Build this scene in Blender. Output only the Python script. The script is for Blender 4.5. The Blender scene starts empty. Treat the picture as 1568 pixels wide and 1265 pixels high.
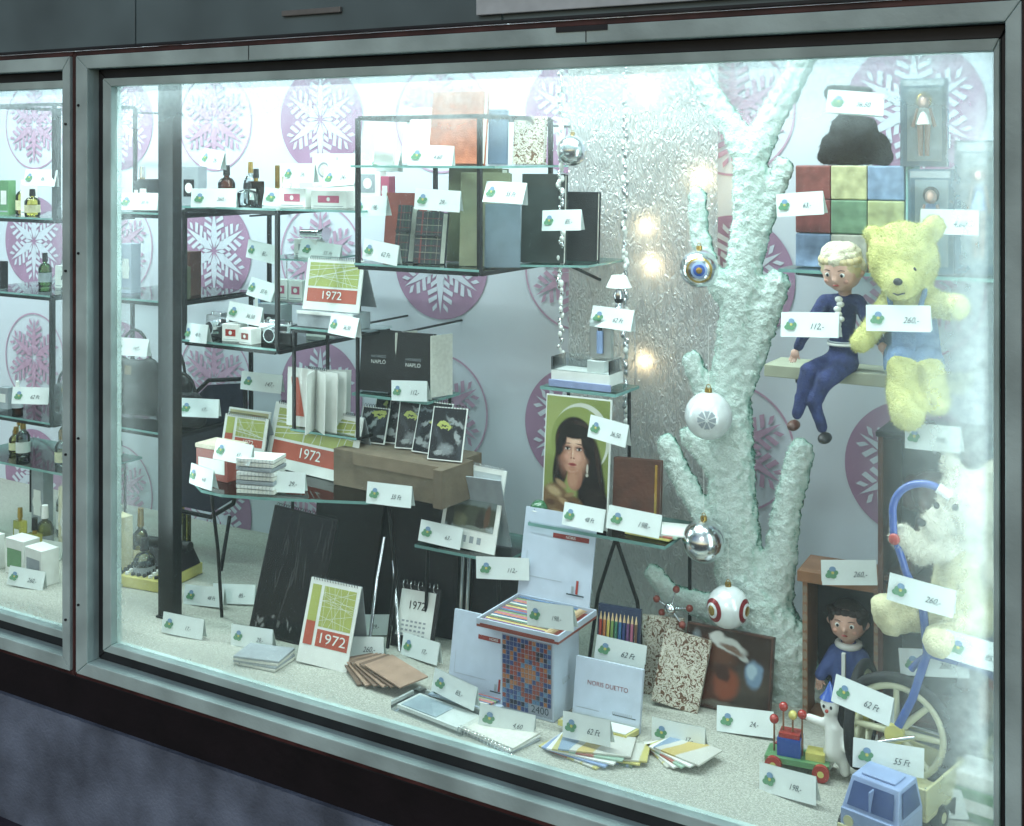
import bpy, math, random
from mathutils import Vector, Matrix, Euler, noise
R=random.Random(7)
sc=bpy.context.scene
col=sc.collection
rad=math.radians
# ------------------------------------------------------------------ materials
MC={}
def nt(name):
    m=bpy.data.materials.new(name); m.use_nodes=True
    t=m.node_tree; return m,t,t.nodes['Principled BSDF']
def lin(c):
    return tuple(((x/255.0)/12.92 if x/255.0<=.04045 else ((x/255.0+.055)/1.055)**2.4) for x in c)
def M(name,rgb,rough=.5,metal=0.,var=.12,bump=0.,scale=25.,spec=None,emit=0.,trans=0.,bscale=None,coat=0.):
    """rgb given 0-255 sRGB of the surface's own colour"""
    if name in MC: return MC[name]
    m,t,b=nt(name); c=lin(rgb)
    tc=t.nodes.new('ShaderNodeTexCoord'); n=t.nodes.new('ShaderNodeTexNoise')
    n.inputs['Scale'].default_value=scale; n.inputs['Detail'].default_value=2
    t.links.new(tc.outputs['Object'],n.inputs['Vector'])
    r=t.nodes.new('ShaderNodeValToRGB')
    r.color_ramp.elements[0].position=.3; r.color_ramp.elements[1].position=.7
    r.color_ramp.elements[0].color=(*[max(0,x*(1-var)) for x in c],1)
    r.color_ramp.elements[1].color=(*[min(1,x*(1+var)) for x in c],1)
    t.links.new(n.outputs['Fac'],r.inputs['Fac']); t.links.new(r.outputs['Color'],b.inputs['Base Color'])
    b.inputs['Roughness'].default_value=rough
    b.inputs['Metallic'].default_value=metal
    if spec is not None: b.inputs['Specular IOR Level'].default_value=spec
    if coat: b.inputs['Coat Weight'].default_value=coat
    if trans: b.inputs['Transmission Weight'].default_value=trans
    if emit:
        b.inputs['Emission Color'].default_value=(*c,1); b.inputs['Emission Strength'].default_value=emit
        m.cycles.emission_sampling='NONE'
    if bump:
        n2=t.nodes.new('ShaderNodeTexNoise'); n2.inputs['Scale'].default_value=bscale or scale*4; n2.inputs['Detail'].default_value=3
        t.links.new(tc.outputs['Object'],n2.inputs['Vector'])
        bp=t.nodes.new('ShaderNodeBump'); bp.inputs['Strength'].default_value=bump; bp.inputs['Distance'].default_value=.004
        t.links.new(n2.outputs['Fac'],bp.inputs['Height']); t.links.new(bp.outputs['Normal'],b.inputs['Normal'])
    MC[name]=m; return m
def MR(name,kind,scale,stops,vec=(1,1,1),rough=.4,dist=0.,detail=3,const=False):
    """printed-pattern material: procedural texture through a colour ramp"""
    if name in MC: return MC[name]
    m,t,b=nt(name); tc=t.nodes.new('ShaderNodeTexCoord'); mp=t.nodes.new('ShaderNodeMapping')
    mp.inputs['Scale'].default_value=vec; t.links.new(tc.outputs['Object'],mp.inputs['Vector'])
    n=t.nodes.new('ShaderNodeTexNoise'); n.inputs['Detail'].default_value=detail; n.inputs['Distortion'].default_value=dist; o=n.outputs['Fac']
    n.inputs['Scale'].default_value=scale; t.links.new(mp.outputs['Vector'],n.inputs['Vector'])
    r=t.nodes.new('ShaderNodeValToRGB')
    if const: r.color_ramp.interpolation='CONSTANT'
    e=r.color_ramp.elements
    while len(e)<len(stops): e.new(.5)
    for i,(p,c) in enumerate(stops):
        e[i].position=p; e[i].color=(*lin(c),1)
    t.links.new(o,r.inputs['Fac']); t.links.new(r.outputs['Color'],b.inputs['Base Color'])
    b.inputs['Roughness'].default_value=rough
    MC[name]=m; return m
def PRINT(name,bg,layers,amt=.003,nscale=120.,rough=.3):
    """printed photograph: soft ellipses composited over each other, edges broken up with noise.
    layer = (cx,cz,rx,rz,rot_deg,softness,rgb)"""
    if name in MC: return MC[name]
    m,t,b=nt(name); N=t.nodes.new; L=t.links.new
    tc=N('ShaderNodeTexCoord'); n=N('ShaderNodeTexNoise'); n.inputs['Scale'].default_value=nscale; n.inputs['Detail'].default_value=3; L(tc.outputs['Object'],n.inputs['Vector'])
    s=N('ShaderNodeVectorMath'); s.operation='SUBTRACT'; L(n.outputs['Color'],s.inputs[0]); s.inputs[1].default_value=(.5,.5,.5)
    k=N('ShaderNodeVectorMath'); k.operation='SCALE'; L(s.outputs[0],k.inputs[0]); k.inputs['Scale'].default_value=amt*2
    a=N('ShaderNodeVectorMath'); a.operation='ADD'; L(tc.outputs['Object'],a.inputs[0]); L(k.outputs[0],a.inputs[1])
    prev=None
    for cx,cz,rx,rz,rot,soft,c in layers:
        mp=N('ShaderNodeMapping'); mp.vector_type='TEXTURE'; mp.inputs['Location'].default_value=(cx,0,cz); mp.inputs['Rotation'].default_value=(0,rad(rot),0); mp.inputs['Scale'].default_value=(rx,1000,rz)
        L(a.outputs[0],mp.inputs[0]); ln=N('ShaderNodeVectorMath'); ln.operation='LENGTH'; L(mp.outputs[0],ln.inputs[0])
        mr=N('ShaderNodeMapRange'); mr.interpolation_type='SMOOTHSTEP'; mr.inputs['From Min'].default_value=1-soft; mr.inputs['From Max'].default_value=1+soft; mr.inputs['To Min'].default_value=1; mr.inputs['To Max'].default_value=0
        L(ln.outputs['Value'],mr.inputs['Value'])
        mx=N('ShaderNodeMix'); mx.data_type='RGBA'; L(mr.outputs[0],mx.inputs[0])
        if prev is None: mx.inputs[6].default_value=(*lin(bg),1)
        else: L(prev,mx.inputs[6])
        mx.inputs[7].default_value=(*lin(c),1); prev=mx.outputs[2]
    L(prev,b.inputs['Base Color']); b.inputs['Roughness'].default_value=rough
    MC[name]=m; return m

WHITE=M('white_card',(226,229,224),.45,var=.05)
PAPER=M('paper_pages',(212,212,202),.7,var=.08,scale=90)
BLACKM=M('black_painted_metal',(22,22,24),.38,.2,bump=.1)
BLACK=M('black_leatherette',(24,23,25),.42,var=.3,bump=.3,scale=80)
DARK=M('dark_interior',(30,28,32),.6)
INK=M('pen_ink',(40,60,70),.6)
GREENINK=M('logo_green',(96,146,112),.5)
BLUEINK=M('logo_blue',(120,152,184),.5)
YELINK=M('logo_yellow',(200,192,104),.5)
OLIVE=M('olive_cover',(88,92,68),.42,var=.2,bump=.15)
OLIVE2=M('olive_light_cover',(116,120,94),.4,var=.15,bump=.15)
REDC=M('brick_red_cover',(136,64,54),.4,var=.1)
ORANGE=M('orange_leather',(160,94,68),.45,var=.25,bump=.3,scale=50)
NAVY=M('navy_felt',(34,44,90),.85,var=.3,bump=.7,scale=60)
LBLUE=M('light_blue',(134,156,196),.45,var=.1)
GOLD=M('gold_foil',(190,160,90),.25,.8)
SILVER=M('silver_metal',(225,228,230),.18,1.)
PINK=M('pink_print',(180,88,116),.5)
BROWN=M('brown_leather',(80,48,38),.4,var=.3,bump=.3)
CARDB=M('brown_cardboard',(106,94,78),.7,var=.15,bump=.2)
TAN=M('tan_cover',(156,130,112),.6,var=.15)
GREY=M('grey_card',(150,158,163),.6)
SKIN=M('vinyl_skin',(206,166,148),.38,var=.06)
HAIRD=M('dark_hair',(40,28,24),.6,var=.4,bump=.5,scale=90)
WOOL=M('white_wool',(214,212,196),.95,var=.12,bump=1.,scale=40,bscale=220)
CREAM=M('cream_plush',(208,204,166),.95,var=.15,bump=1.,scale=45,bscale=220)
YELLOWP=M('yellow_plush',(196,196,128),.95,var=.16,bump=1.,scale=45,bscale=240)
DENIM=M('denim_cloth',(96,124,158),.85,var=.2,bump=.7,scale=60)
BLUEPT=M('blue_enamel',(50,80,156),.25,var=.08,coat=.4)
REDPT=M('red_enamel',(160,54,48),.25,coat=.4)
GREENPT=M('green_enamel',(96,142,98),.3,coat=.3)
YELPT=M('yellow_enamel',(202,194,112),.3,coat=.3)
RUBBER=M('black_rubber',(26,26,28),.7)
WOOD=M('varnished_wood',(138,98,70),.4,var=.25,scale=15)
CLOVE=M('calendar_green',(166,174,96),.5,var=.05)
CALRED=M('calendar_red',(176,86,68),.5,var=.05)

def glassmat(name,tint=(.93,.98,.97),rough=.02):
    m=bpy.data.materials.new(name); m.use_nodes=True; t=m.node_tree; t.nodes.clear()
    o=t.nodes.new('ShaderNodeOutputMaterial'); mx=t.nodes.new('ShaderNodeMixShader')
    tr=t.nodes.new('ShaderNodeBsdfTransparent'); tr.inputs[0].default_value=(*tint,1)
    g=t.nodes.new('ShaderNodeBsdfGlossy'); g.inputs['Roughness'].default_value=rough
    f=t.nodes.new('ShaderNodeFresnel'); f.inputs[0].default_value=1.45
    t.links.new(f.outputs[0],mx.inputs[0]); t.links.new(tr.outputs[0],mx.inputs[1]); t.links.new(g.outputs[0],mx.inputs[2])
    t.links.new(mx.outputs[0],o.inputs[0]); return m
SHELFG=glassmat('shelf_glass',(.9,.97,.95))
CLEARP=glassmat('clear_plastic',(.92,.95,.96),rough=.1)
EDGEG=M('glass_edge_green',(120,164,158),.2)
BOTTLE=glassmat('bottle_glass_amber',(.34,.15,.06),rough=.05)
GLASSGR=glassmat('bottle_glass_green',(.5,.75,.4),rough=.05)
GLASSTL=glassmat('bottle_glass_yellow',(.85,.82,.4),rough=.05)
GLASSCL=glassmat('cut_glass',(.85,.9,.9),rough=.05)

# ------------------------------------------------------------------ mesh builder
TXT={}
def textgeo(s):
    if s in TXT: return TXT[s]
    c=bpy.data.curves.new('t','FONT'); c.body=s; c.size=1; c.align_x='CENTER'; c.align_y='CENTER'; c.resolution_u=3
    o=bpy.data.objects.new('t',c); col.objects.link(o)
    bpy.context.view_layer.update()
    me=bpy.data.meshes.new_from_object(o.evaluated_get(bpy.context.evaluated_depsgraph_get()))
    v=[tuple(x.co) for x in me.vertices]; f=[tuple(p.vertices) for p in me.polygons]
    bpy.data.objects.remove(o); bpy.data.meshes.remove(me); bpy.data.curves.remove(c)
    TXT[s]=(v,f); return TXT[s]
class B:
    def __init__(s,name): s.name=name; s.v=[]; s.f=[]; s.m=[]; s.sm=[]; s.mats=[]
    def mi(s,m):
        if m not in s.mats: s.mats.append(m)
        return s.mats.index(m)
    def add(s,v,f,m,smooth=False,T=None):
        b=len(s.v)
        if T is not None: v=[T@Vector(p) for p in v]
        s.v+= [tuple(p) for p in v]; i=s.mi(m)
        for q in f: s.f.append(tuple(b+k for k in q)); s.m.append(i); s.sm.append(smooth)
        return s
    def box(s,x0,x1,y0,y1,z0,z1,m,T=None):
        v=[(x,y,z) for x in (x0,x1) for y in (y0,y1) for z in (z0,z1)]
        f=[(0,1,3,2),(4,6,7,5),(0,4,5,1),(2,3,7,6),(0,2,6,4),(1,5,7,3)]
        return s.add(v,f,m,T=T)
    def poly(s,p,y,m,T=None):
        return s.add([(a,y,b) for a,b in p],[tuple(range(len(p)))],m,T=T)
    def rect(s,x0,x1,z0,z1,y,m,T=None):
        return s.poly([(x0,z0),(x1,z0),(x1,z1),(x0,z1)],y,m,T)
    def disc(s,cx,cz,rx,rz,y,m,n=28,T=None):
        return s.poly([(cx+rx*math.cos(2*math.pi*i/n),cz+rz*math.sin(2*math.pi*i/n)) for i in range(n)],y,m,T)
    def ring(s,cx,cz,r0,r1,y,m,n=56):
        v=[];f=[]
        for i in range(n):
            a=2*math.pi*i/n
            v+=[(cx+r0*math.cos(a),y,cz+r0*math.sin(a)),(cx+r1*math.cos(a),y,cz+r1*math.sin(a))]
            j=(i+1)%n; f.append((2*i,2*i+1,2*j+1,2*j))
        return s.add(v,f,m)
    def cyl(s,p0,p1,r0,r1,m,n=14,cap=True,T=None):
        p0=Vector(p0);p1=Vector(p1);d=(p1-p0).normalized()
        a=d.orthogonal().normalized(); b=d.cross(a); v=[];f=[]
        for i in range(n):
            t=2*math.pi*i/n; e=a*math.cos(t)+b*math.sin(t); v+=[p0+e*r0,p1+e*r1]
        for i in range(n):
            j=(i+1)%n; f.append((2*i,2*j,2*j+1,2*i+1))
        s.add(v,f,m,True,T)
        if cap:
            s.add([v[2*i] for i in range(n)][::-1],[tuple(range(n))],m,T=T); s.add([v[2*i+1] for i in range(n)],[tuple(range(n))],m,T=T)
        return s
    def tube(s,pts,r,m,n=10):
        for a,b in zip(pts[:-1],pts[1:]): s.cyl(a,b,r,r,m,n)
        for p in pts[1:-1]: s.sph(p,(r,r,r),m,8,6)
        return s
    def sph(s,c,r,m,nu=20,nv=14,T=None,rot=None):
        if not isinstance(r,(tuple,list)): r=(r,r,r)
        v=[];f=[]
        for j in range(nv+1):
            ph=math.pi*j/nv
            for i in range(nu):
                th=2*math.pi*i/nu
                p=Vector((r[0]*math.sin(ph)*math.cos(th),r[1]*math.sin(ph)*math.sin(th),r[2]*math.cos(ph)))
                if rot is not None: p=rot@p
                v.append(p+Vector(c))
        for j in range(nv):
            for i in range(nu):
                k=(i+1)%nu; f.append((j*nu+i,(j+1)*nu+i,(j+1)*nu+k,j*nu+k))
        return s.add(v,f,m,True,T)
    def lathe(s,prof,m,c=(0,0,0),n=24):
        v=[];f=[]
        for r,z in prof:
            for i in range(n):
                t=2*math.pi*i/n; v.append((c[0]+r*math.cos(t),c[1]+r*math.sin(t),c[2]+z))
        for j in range(len(prof)-1):
            for i in range(n):
                k=(i+1)%n; f.append((j*n+i,j*n+k,(j+1)*n+k,(j+1)*n+i))
        return s.add(v,f,m,True)
    def torus(s,c,R0,r,m,axis='y',n=32,k=10):
        v=[];f=[]
        for i in range(n):
            t=2*math.pi*i/n
            for j in range(k):
                q=2*math.pi*j/k; a=(R0+r*math.cos(q)); h=r*math.sin(q)
                if axis=='y': p=(a*math.cos(t),h,a*math.sin(t))
                elif axis=='x': p=(h,a*math.cos(t),a*math.sin(t))
                else: p=(a*math.cos(t),a*math.sin(t),h)
                v.append((p[0]+c[0],p[1]+c[1],p[2]+c[2]))
        for i in range(n):
            for j in range(k):
                a=(i+1)%n;b=(j+1)%k; f.append((i*k+j,a*k+j,a*k+b,i*k+b))
        return s.add(v,f,m,True)
    def text(s,t,size,x,z,y,m,sx=1.,shear=0.,T=None):
        v,f=textgeo(t)
        return s.add([(x+(a*sx+b*shear)*size,y,z+b*size) for a,b,_ in v],f,m,T=T)
    def obj(s,loc=(0,0,0),yaw=0,lean=0,roll=0,bevel=0.,parent=None,scale=1.):
        me=bpy.data.meshes.new(s.name); me.from_pydata(s.v,[],s.f)
        for m in s.mats: me.materials.append(m)
        me.polygons.foreach_set('material_index',s.m); me.polygons.foreach_set('use_smooth',s.sm); me.update()
        o=bpy.data.objects.new(s.name,me); col.objects.link(o)
        o.location=loc; o.rotation_euler=(rad(lean),rad(roll),rad(yaw)); o.scale=(scale,)*3
        if bevel:
            b=o.modifiers.new('bevel','BEVEL'); b.width=bevel; b.segments=2; b.limit_method='ANGLE'; b.angle_limit=rad(50)
        if parent: o.parent=parent
        return o
def empty(name,loc=(0,0,0)):
    o=bpy.data.objects.new(name,None); col.objects.link(o); o.location=loc; o.empty_display_size=.05; return o
def blob(name,caps,mat,voxel=.006,smooth=6,parent=None,disp=0.,dscale=.05,flat=None):
    """continuous body: tapered capsules fused by voxel remesh"""
    b=B(name)
    for c in caps:
        p0,r0,p1,r1=c; p0=Vector(p0);p1=Vector(p1); L=(p1-p0).length
        n=max(1,int(L/(.3*min(r0,r1)))) if L>1e-5 else 1
        for i in range(n+1):
            t=i/n; r=r0+(r1-r0)*t; rr=(r,r*(flat or 1),r)
            b.sph(p0.lerp(p1,t),rr,mat,12,8)
    o=b.obj()
    md=o.modifiers.new('r','REMESH'); md.mode='VOXEL'; md.voxel_size=voxel; md.use_smooth_shade=True
    if smooth:
        sm=o.modifiers.new('s','SMOOTH'); sm.iterations=smooth; sm.factor=.5
    if disp:
        tx=bpy.data.textures.new('fur','CLOUDS'); tx.noise_scale=dscale; tx.noise_depth=3
        d=o.modifiers.new('d','DISPLACE'); d.texture=tx; d.strength=disp; d.mid_level=.5
    bpy.context.view_layer.update()
    me=bpy.data.meshes.new_from_object(o.evaluated_get(bpy.context.evaluated_depsgraph_get()))
    me.name=name; o.modifiers.clear(); o.data=me
    me.materials.clear(); me.materials.append(mat)
    me.polygons.foreach_set('material_index',[0]*len(me.polygons))
    me.polygons.foreach_set('use_smooth',[True]*len(me.polygons))
    if parent: o.parent=parent
    return o
def fuzz(o,n,h,w,mat,seed=1,back=.35):
    """short pile / frost needles standing on a surface, one mesh"""
    TR=random.Random(seed); vv=[];ff=[]; pl=list(o.data.polygons)
    for p in TR.choices(pl,k=n):
        c=p.center; nn=p.normal
        if nn.y>back: continue
        t=nn.orthogonal().normalized(); t=Matrix.Rotation(TR.random()*6.28,3,nn)@t; q=nn.cross(t)
        c=c+t*TR.uniform(-.004,.004)+q*TR.uniform(-.004,.004)
        hh=h*(.5+.7*TR.random()); ww=w*(.7+.5*TR.random()); bs=len(vv)
        vv+=[c-t*ww-nn*.002,c+t*ww-nn*.002,c+nn*hh+q*TR.uniform(-hh,hh)*.6+t*TR.uniform(-hh,hh)*.6]; ff.append((bs,bs+1,bs+2))
    b=B('pile'); b.add(vv,ff,mat); return b.obj(parent=o)

# ------------------------------------------------------------------ camera
cam=bpy.data.cameras.new('camera'); co=bpy.data.objects.new('camera',cam); col.objects.link(co); sc.camera=co
co.location=(2.636,-2.319,1.72); co.rotation_euler=(rad(90),0,math.atan(1900/3167.))
cam.sensor_width=36; cam.lens=1900/1568*36; cam.shift_y=-.2535; cam.clip_end=500; cam.clip_start=.05

# ------------------------------------------------------------------ setting
ALU=M('weathered_aluminium',(178,200,196),.5,.0,var=.28,bump=.35,scale=6,bscale=60)
ALU2=M('brown_anodised_edge',(74,44,42),.45,.0,var=.5,bump=.2,scale=14)
GROOVE=M('frame_groove_dark',(34,37,40),.5,var=.4,scale=10)
FZ=.395; CT=2.50
def framering(name,rects,parent):
    for k,(i,o,yf,yb,m) in enumerate(rects):
        b=B(name+'_%d'%k)
        ix0,ix1,iz0,iz1=i; ox0,ox1,oz0,oz1=o; e=.0006
        sides=[[(ox0+e,oz1),(ox1-e,oz1),(ix1-e,iz1),(ix0+e,iz1)],[(ox0+e,oz0),(ix0+e,iz0),(ix1-e,iz0),(ox1-e,oz0)],
               [(ox0,oz0+e),(ox0,oz1-e),(ix0,iz1-e),(ix0,iz0+e)],[(ix1,iz0+e),(ix1,iz1-e),(ox1,oz1-e),(ox1,oz0+e)]]
        for q in sides:
            v=[(x,yf,z) for x,z in q]+[(x,yb,z) for x,z in q]
            f=[(0,1,2,3),(7,6,5,4)]+[(a,(a+4),((a+1)%4)+4,(a+1)%4) for a in range(4)]
            b.add(v,f,m)
        b.obj(bevel=.0025,parent=parent)
def windowframe(x0,x1,z0,z1,l,r,t,bt):
    p=empty('window_frame')
    cur=(x0,x1,z0,z1); rects=[]
    ys=[(-.018,.02,ALU),(-.006,.02,GROOVE),(-.045,.02,ALU),(-.036,.02,ALU2)]
    for k,(yf,yb,m) in enumerate(ys):
        nx=(cur[0]-l[k],cur[1]+r[k],cur[2]-bt[k],cur[3]+t[k]); rects.append((cur,nx,yf,yb,m)); cur=nx
    framering('member',rects,p); return p
wf=windowframe(0,2.24,.40,1.90,(.032,.03,.045,.014),(.010,.014,.026,.01),(.022,.026,.036,.014),(.022,.03,.036,.014))
windowframe(-1.95,-.195,.40,1.90,(.03,.03,.04,.01),(.016,.018,.03,.009),(.022,.026,.036,.014),(.022,.03,.036,.014))
b=B('frame_screws')
for z in (.5,.95,1.45,1.85):
    b.cyl((-.094,-.049,z),(-.094,-.045,z),.0035,.0035,GROOVE,8); b.cyl((-.145,-.049,z-.05),(-.145,-.045,z-.05),.0035,.0035,GROOVE,8)
b.obj(parent=wf)
b=B('frame_joint_lines')
for x in (.52,1.45): b.box(x-.001,x+.001,-.0462,-.0455,1.949,1.985,GROOVE)
b.box(1.38,1.50,-.0475,-.0455,1.9725,1.984,GROOVE); b.obj(parent=wf)

def pane(name,x0,x1,z0,z1,edges):
    m=bpy.data.materials.new(name+'_glass'); m.use_nodes=True; t=m.node_tree; t.nodes.clear()
    N=t.nodes.new; L=t.links.new
    geo=N('ShaderNodeNewGeometry'); sep=N('ShaderNodeSeparateXYZ'); L(geo.outputs['Position'],sep.inputs[0])
    noi=N('ShaderNodeTexNoise'); noi.inputs['Scale'].default_value=3.6; noi.inputs['Detail'].default_value=4; L(geo.outputs['Position'],noi.inputs['Vector'])
    noif=N('ShaderNodeTexNoise'); noif.inputs['Scale'].default_value=60; noif.inputs['Detail'].default_value=2; L(geo.outputs['Position'],noif.inputs['Vector'])
    def math_(op,a,bb):
        n=N('ShaderNodeMath'); n.operation=op
        for i,x in enumerate((a,bb)):
            if isinstance(x,(int,float)): n.inputs[i].default_value=x
            else: L(x,n.inputs[i])
        return n.outputs[0]
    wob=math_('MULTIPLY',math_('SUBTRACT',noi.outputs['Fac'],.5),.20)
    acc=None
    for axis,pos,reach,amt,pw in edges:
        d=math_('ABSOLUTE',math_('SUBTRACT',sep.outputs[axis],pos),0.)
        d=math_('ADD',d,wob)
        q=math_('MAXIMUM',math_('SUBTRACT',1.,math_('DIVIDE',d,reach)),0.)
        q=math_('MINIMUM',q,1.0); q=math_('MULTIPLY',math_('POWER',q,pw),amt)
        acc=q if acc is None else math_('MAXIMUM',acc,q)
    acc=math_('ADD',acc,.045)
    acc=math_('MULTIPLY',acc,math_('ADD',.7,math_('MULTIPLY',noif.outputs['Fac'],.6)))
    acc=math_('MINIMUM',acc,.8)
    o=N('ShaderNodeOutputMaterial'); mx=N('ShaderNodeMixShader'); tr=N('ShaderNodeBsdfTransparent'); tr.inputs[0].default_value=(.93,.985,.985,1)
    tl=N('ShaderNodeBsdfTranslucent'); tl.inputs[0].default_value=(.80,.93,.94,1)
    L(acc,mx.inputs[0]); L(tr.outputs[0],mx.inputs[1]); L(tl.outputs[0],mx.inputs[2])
    gl=N('ShaderNodeBsdfGlossy'); gl.inputs['Roughness'].default_value=.02; fr=N('ShaderNodeFresnel'); fr.inputs[0].default_value=1.35
    m2=N('ShaderNodeMixShader'); L(fr.outputs[0],m2.inputs[0]); L(mx.outputs[0],m2.inputs[1]); L(gl.outputs[0],m2.inputs[2])
    L(m2.outputs[0],o.inputs[0])
    b=B(name); b.rect(x0-.004,x1+.004,z0-.004,z1+.004,.004,m); b.obj()
pane('window_pane',0,2.24,.40,1.90,[(2,1.93,.22,.66,1.4),(0,2.27,.30,.42,1.6),(0,-.03,.24,.30,1.5),(2,.36,.18,.30,1.5)])
pane('window_pane',-1.95,-.195,.40,1.90,[(2,1.93,.2,.6,1.3),(0,-.17,.16,.4,1.5),(2,.36,.2,.4,1.5)])

# facade
CONC=M('rough_concrete',(104,114,130),.9,var=.45,bump=1.,scale=7,bscale=110)
PLINTH=M('dark_plinth_paint',(22,15,19),.55,var=.4,bump=.3,scale=8)
LINT=M('grey_green_lintel_panel',(98,116,118),.5,.0,var=.25,bump=.1,scale=4)
STRIP=M('bright_metal_strip',(196,206,208),.4,.0,var=.1)
fac=empty('shop_building')
B('concrete_base_wall').box(-3.5,4.2,-.035,.0,-.2,.18,CONC).obj(parent=fac)
B('plinth').box(-3.5,2.285,-.022,.0,.18,.292,PLINTH).obj(parent=fac)
B('plinth_lip').box(-3.5,2.285,-.03,.0,.2925,.2985,GROOVE).obj(parent=fac)
b=B('lintel_panels')
for x0,x1 in ((-3.5,-.935),(-.93,.105),(.11,1.235),(1.24,4.2)):
    b.box(x0,x1,-.03,.0,2.002,2.6,LINT)
b.obj(parent=fac,bevel=.002)
B('lintel_drip').box(-3.5,4.2,-.05,-.0305,2.0,2.006,GROOVE).obj(parent=fac)
B('sign_strip').box(1.18,4.2,-.045,-.0305,2.020,2.062,STRIP).obj(parent=fac,bevel=.002)
B('sign_strip_short').box(.62,.8,-.04,-.0305,2.05,2.064,M('strip_dull',(120,120,116),.4)).obj(parent=fac,bevel=.002)
B('pier').box(2.303,4.2,-.03,.0,.18,2.0,M('purple_grey_render',(112,108,128),.8,var=.2,bump=.6)).obj(parent=fac)
B('left_pier').box(-3.5,-2.075,-.03,.0,.30,2.0,CONC).obj(parent=fac)
B('upper_wall').box(-3.5,4.2,-.02,.2,2.605,6,CONC).obj(parent=fac)
B('pavement').box(-60,60,-60,-.036,-.30,-.17,M('pavement_asphalt',(62,56,66),.9,var=.35,bump=.8,scale=3,bscale=90)).obj()
WALLM=M('pale_backdrop_paper',(202,209,218),.6,var=.04,scale=2)
WALL2=M('white_wall',(202,209,211),.75,var=.04,scale=2)
FLOORM=MR('display_floor_felt','noise',260,[(.35,(146,148,138)),(.65,(186,187,176))],rough=.9)
B('display_floor').box(-2.05,2.40,.006,1.0,.33,FZ,FLOORM).obj(parent=fac)
B('display_back_wall').box(-2.05,2.40,.952,1.0,FZ,CT,WALLM).obj(parent=fac)
B('display_side_wall').box(2.37,2.40,.021,.952,FZ,CT,WALL2).obj(parent=fac)
B('display_side_wall_far').box(-2.08,-2.05,.021,1.0,FZ,CT,WALL2).obj(parent=fac)
B('display_ceiling').box(-2.05,2.40,.003,1.0,CT+.001,CT+.03,WALL2).obj(parent=fac)
B('backdrop_stop').box(-3.5,4.2,1.0,1.05,-.2,2.6,DARK).obj(parent=fac)
b=B('display_post'); b.box(-.055,.005,.20,.235,FZ,CT,BLACKM); b.box(-.06,.01,.195,.24,FZ,FZ+.006,BLACKM); b.obj(bevel=.002)

# fluorescent tubes (lit shop-window lighting, plus an added unseen upright pair)
TUBE=M('lit_tube',(225,250,255),.4,emit=6.)
LC=(.86,1.,.99)
def lamp(x,y,z,L,en,vert=False,face=0):
    b=B('fluorescent_lamp'); b.box(-L/2,L/2,-.025,.025,.012,.045,WHITE); b.cyl((-L/2+.02,0,-.006),(L/2-.02,0,-.006),.013,.013,TUBE,12)
    for s in (-1,1): b.box(s*(L/2)-.012,s*(L/2)+.012,-.016,.016,-.024,.012,WHITE)
    o1=b.obj((x,y,z))
    l=bpy.data.lights.new('lamp_light','AREA'); l.shape='RECTANGLE'; l.size=L; l.size_y=.05; l.energy=en; l.color=LC
    o=bpy.data.objects.new('fluorescent_light',l); col.objects.link(o); o.parent=o1; o.location=(0,0,-.026)
    if vert: o1.rotation_euler=(0,rad(90)*face,0)
    return o1
for x in (-1.2,.1,1.5): lamp(x,.10,CT-.05,1.2,19.5)
lamp(-1.0,.5,CT-.05,1.3,13); lamp(1.0,.5,CT-.05,1.3,13)
lamp(2.325,.075,1.2,1.2,2.2,True,1)  # unseen upright tube added behind the right frame to even out the light
lamp(-.115,.065,1.2,1.2,2.2,True,-1)  # second added tube, hidden behind the left mullion as fill light

# snowflakes
PINKO=M('snowflake_print_light',(180,146,170),.7,var=.06)
PINKD=M('snowflake_print_dark',(158,124,152),.7,var=.10,scale=12)
SNW=M('snowflake_white',(200,206,217),.7,var=.02)
def flake(x,z,r,solid,y=.951):
    b=B('snowflake_decoration')
    fg=SNW if solid else PINKO
    if solid: b.disc(0,0,r,r,0,PINKD,56)
    else: b.ring(0,0,r*.965,r,0,PINKO)
    y1=-.0015
    for k in range(6):
        a=rad(90+60*k); T=Matrix.Rotation(-(a-rad(90)),4,'Y')
        q=r*.9
        b.poly([(0,.06*q),(.10*q,.28*q),(.06*q,.6*q),(.0,q),(-.06*q,.6*q),(-.10*q,.28*q)],y1,fg,T)
        for s in (-1,1):
            for zz,ln in ((.30,.14),(.46,.22),(.62,.2),(.78,.10)):
                b.poly([(s*.075*q,zz*q),(s*(.085+ln)*q,(zz+.10)*q),(s*(.085+ln*.9)*q,(zz+.19)*q),(s*.075*q,(zz+.09)*q)][::s],y1-.0004*(1+s),fg,T)
        T2=Matrix.Rotation(-(a-rad(60)),4,'Y')
        b.poly([(0,.08*q),(.045*q,.26*q),(0,.36*q),(-.045*q,.26*q)],y1-.001,fg,T2)
    b.obj((x,y,z))
for i in range(-3,6):
    for j in range(4):
        flake(-.08+.49*i, [.44,.905,1.37,1.835][j], .178, ((i+j)%2==1), .949)

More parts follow.
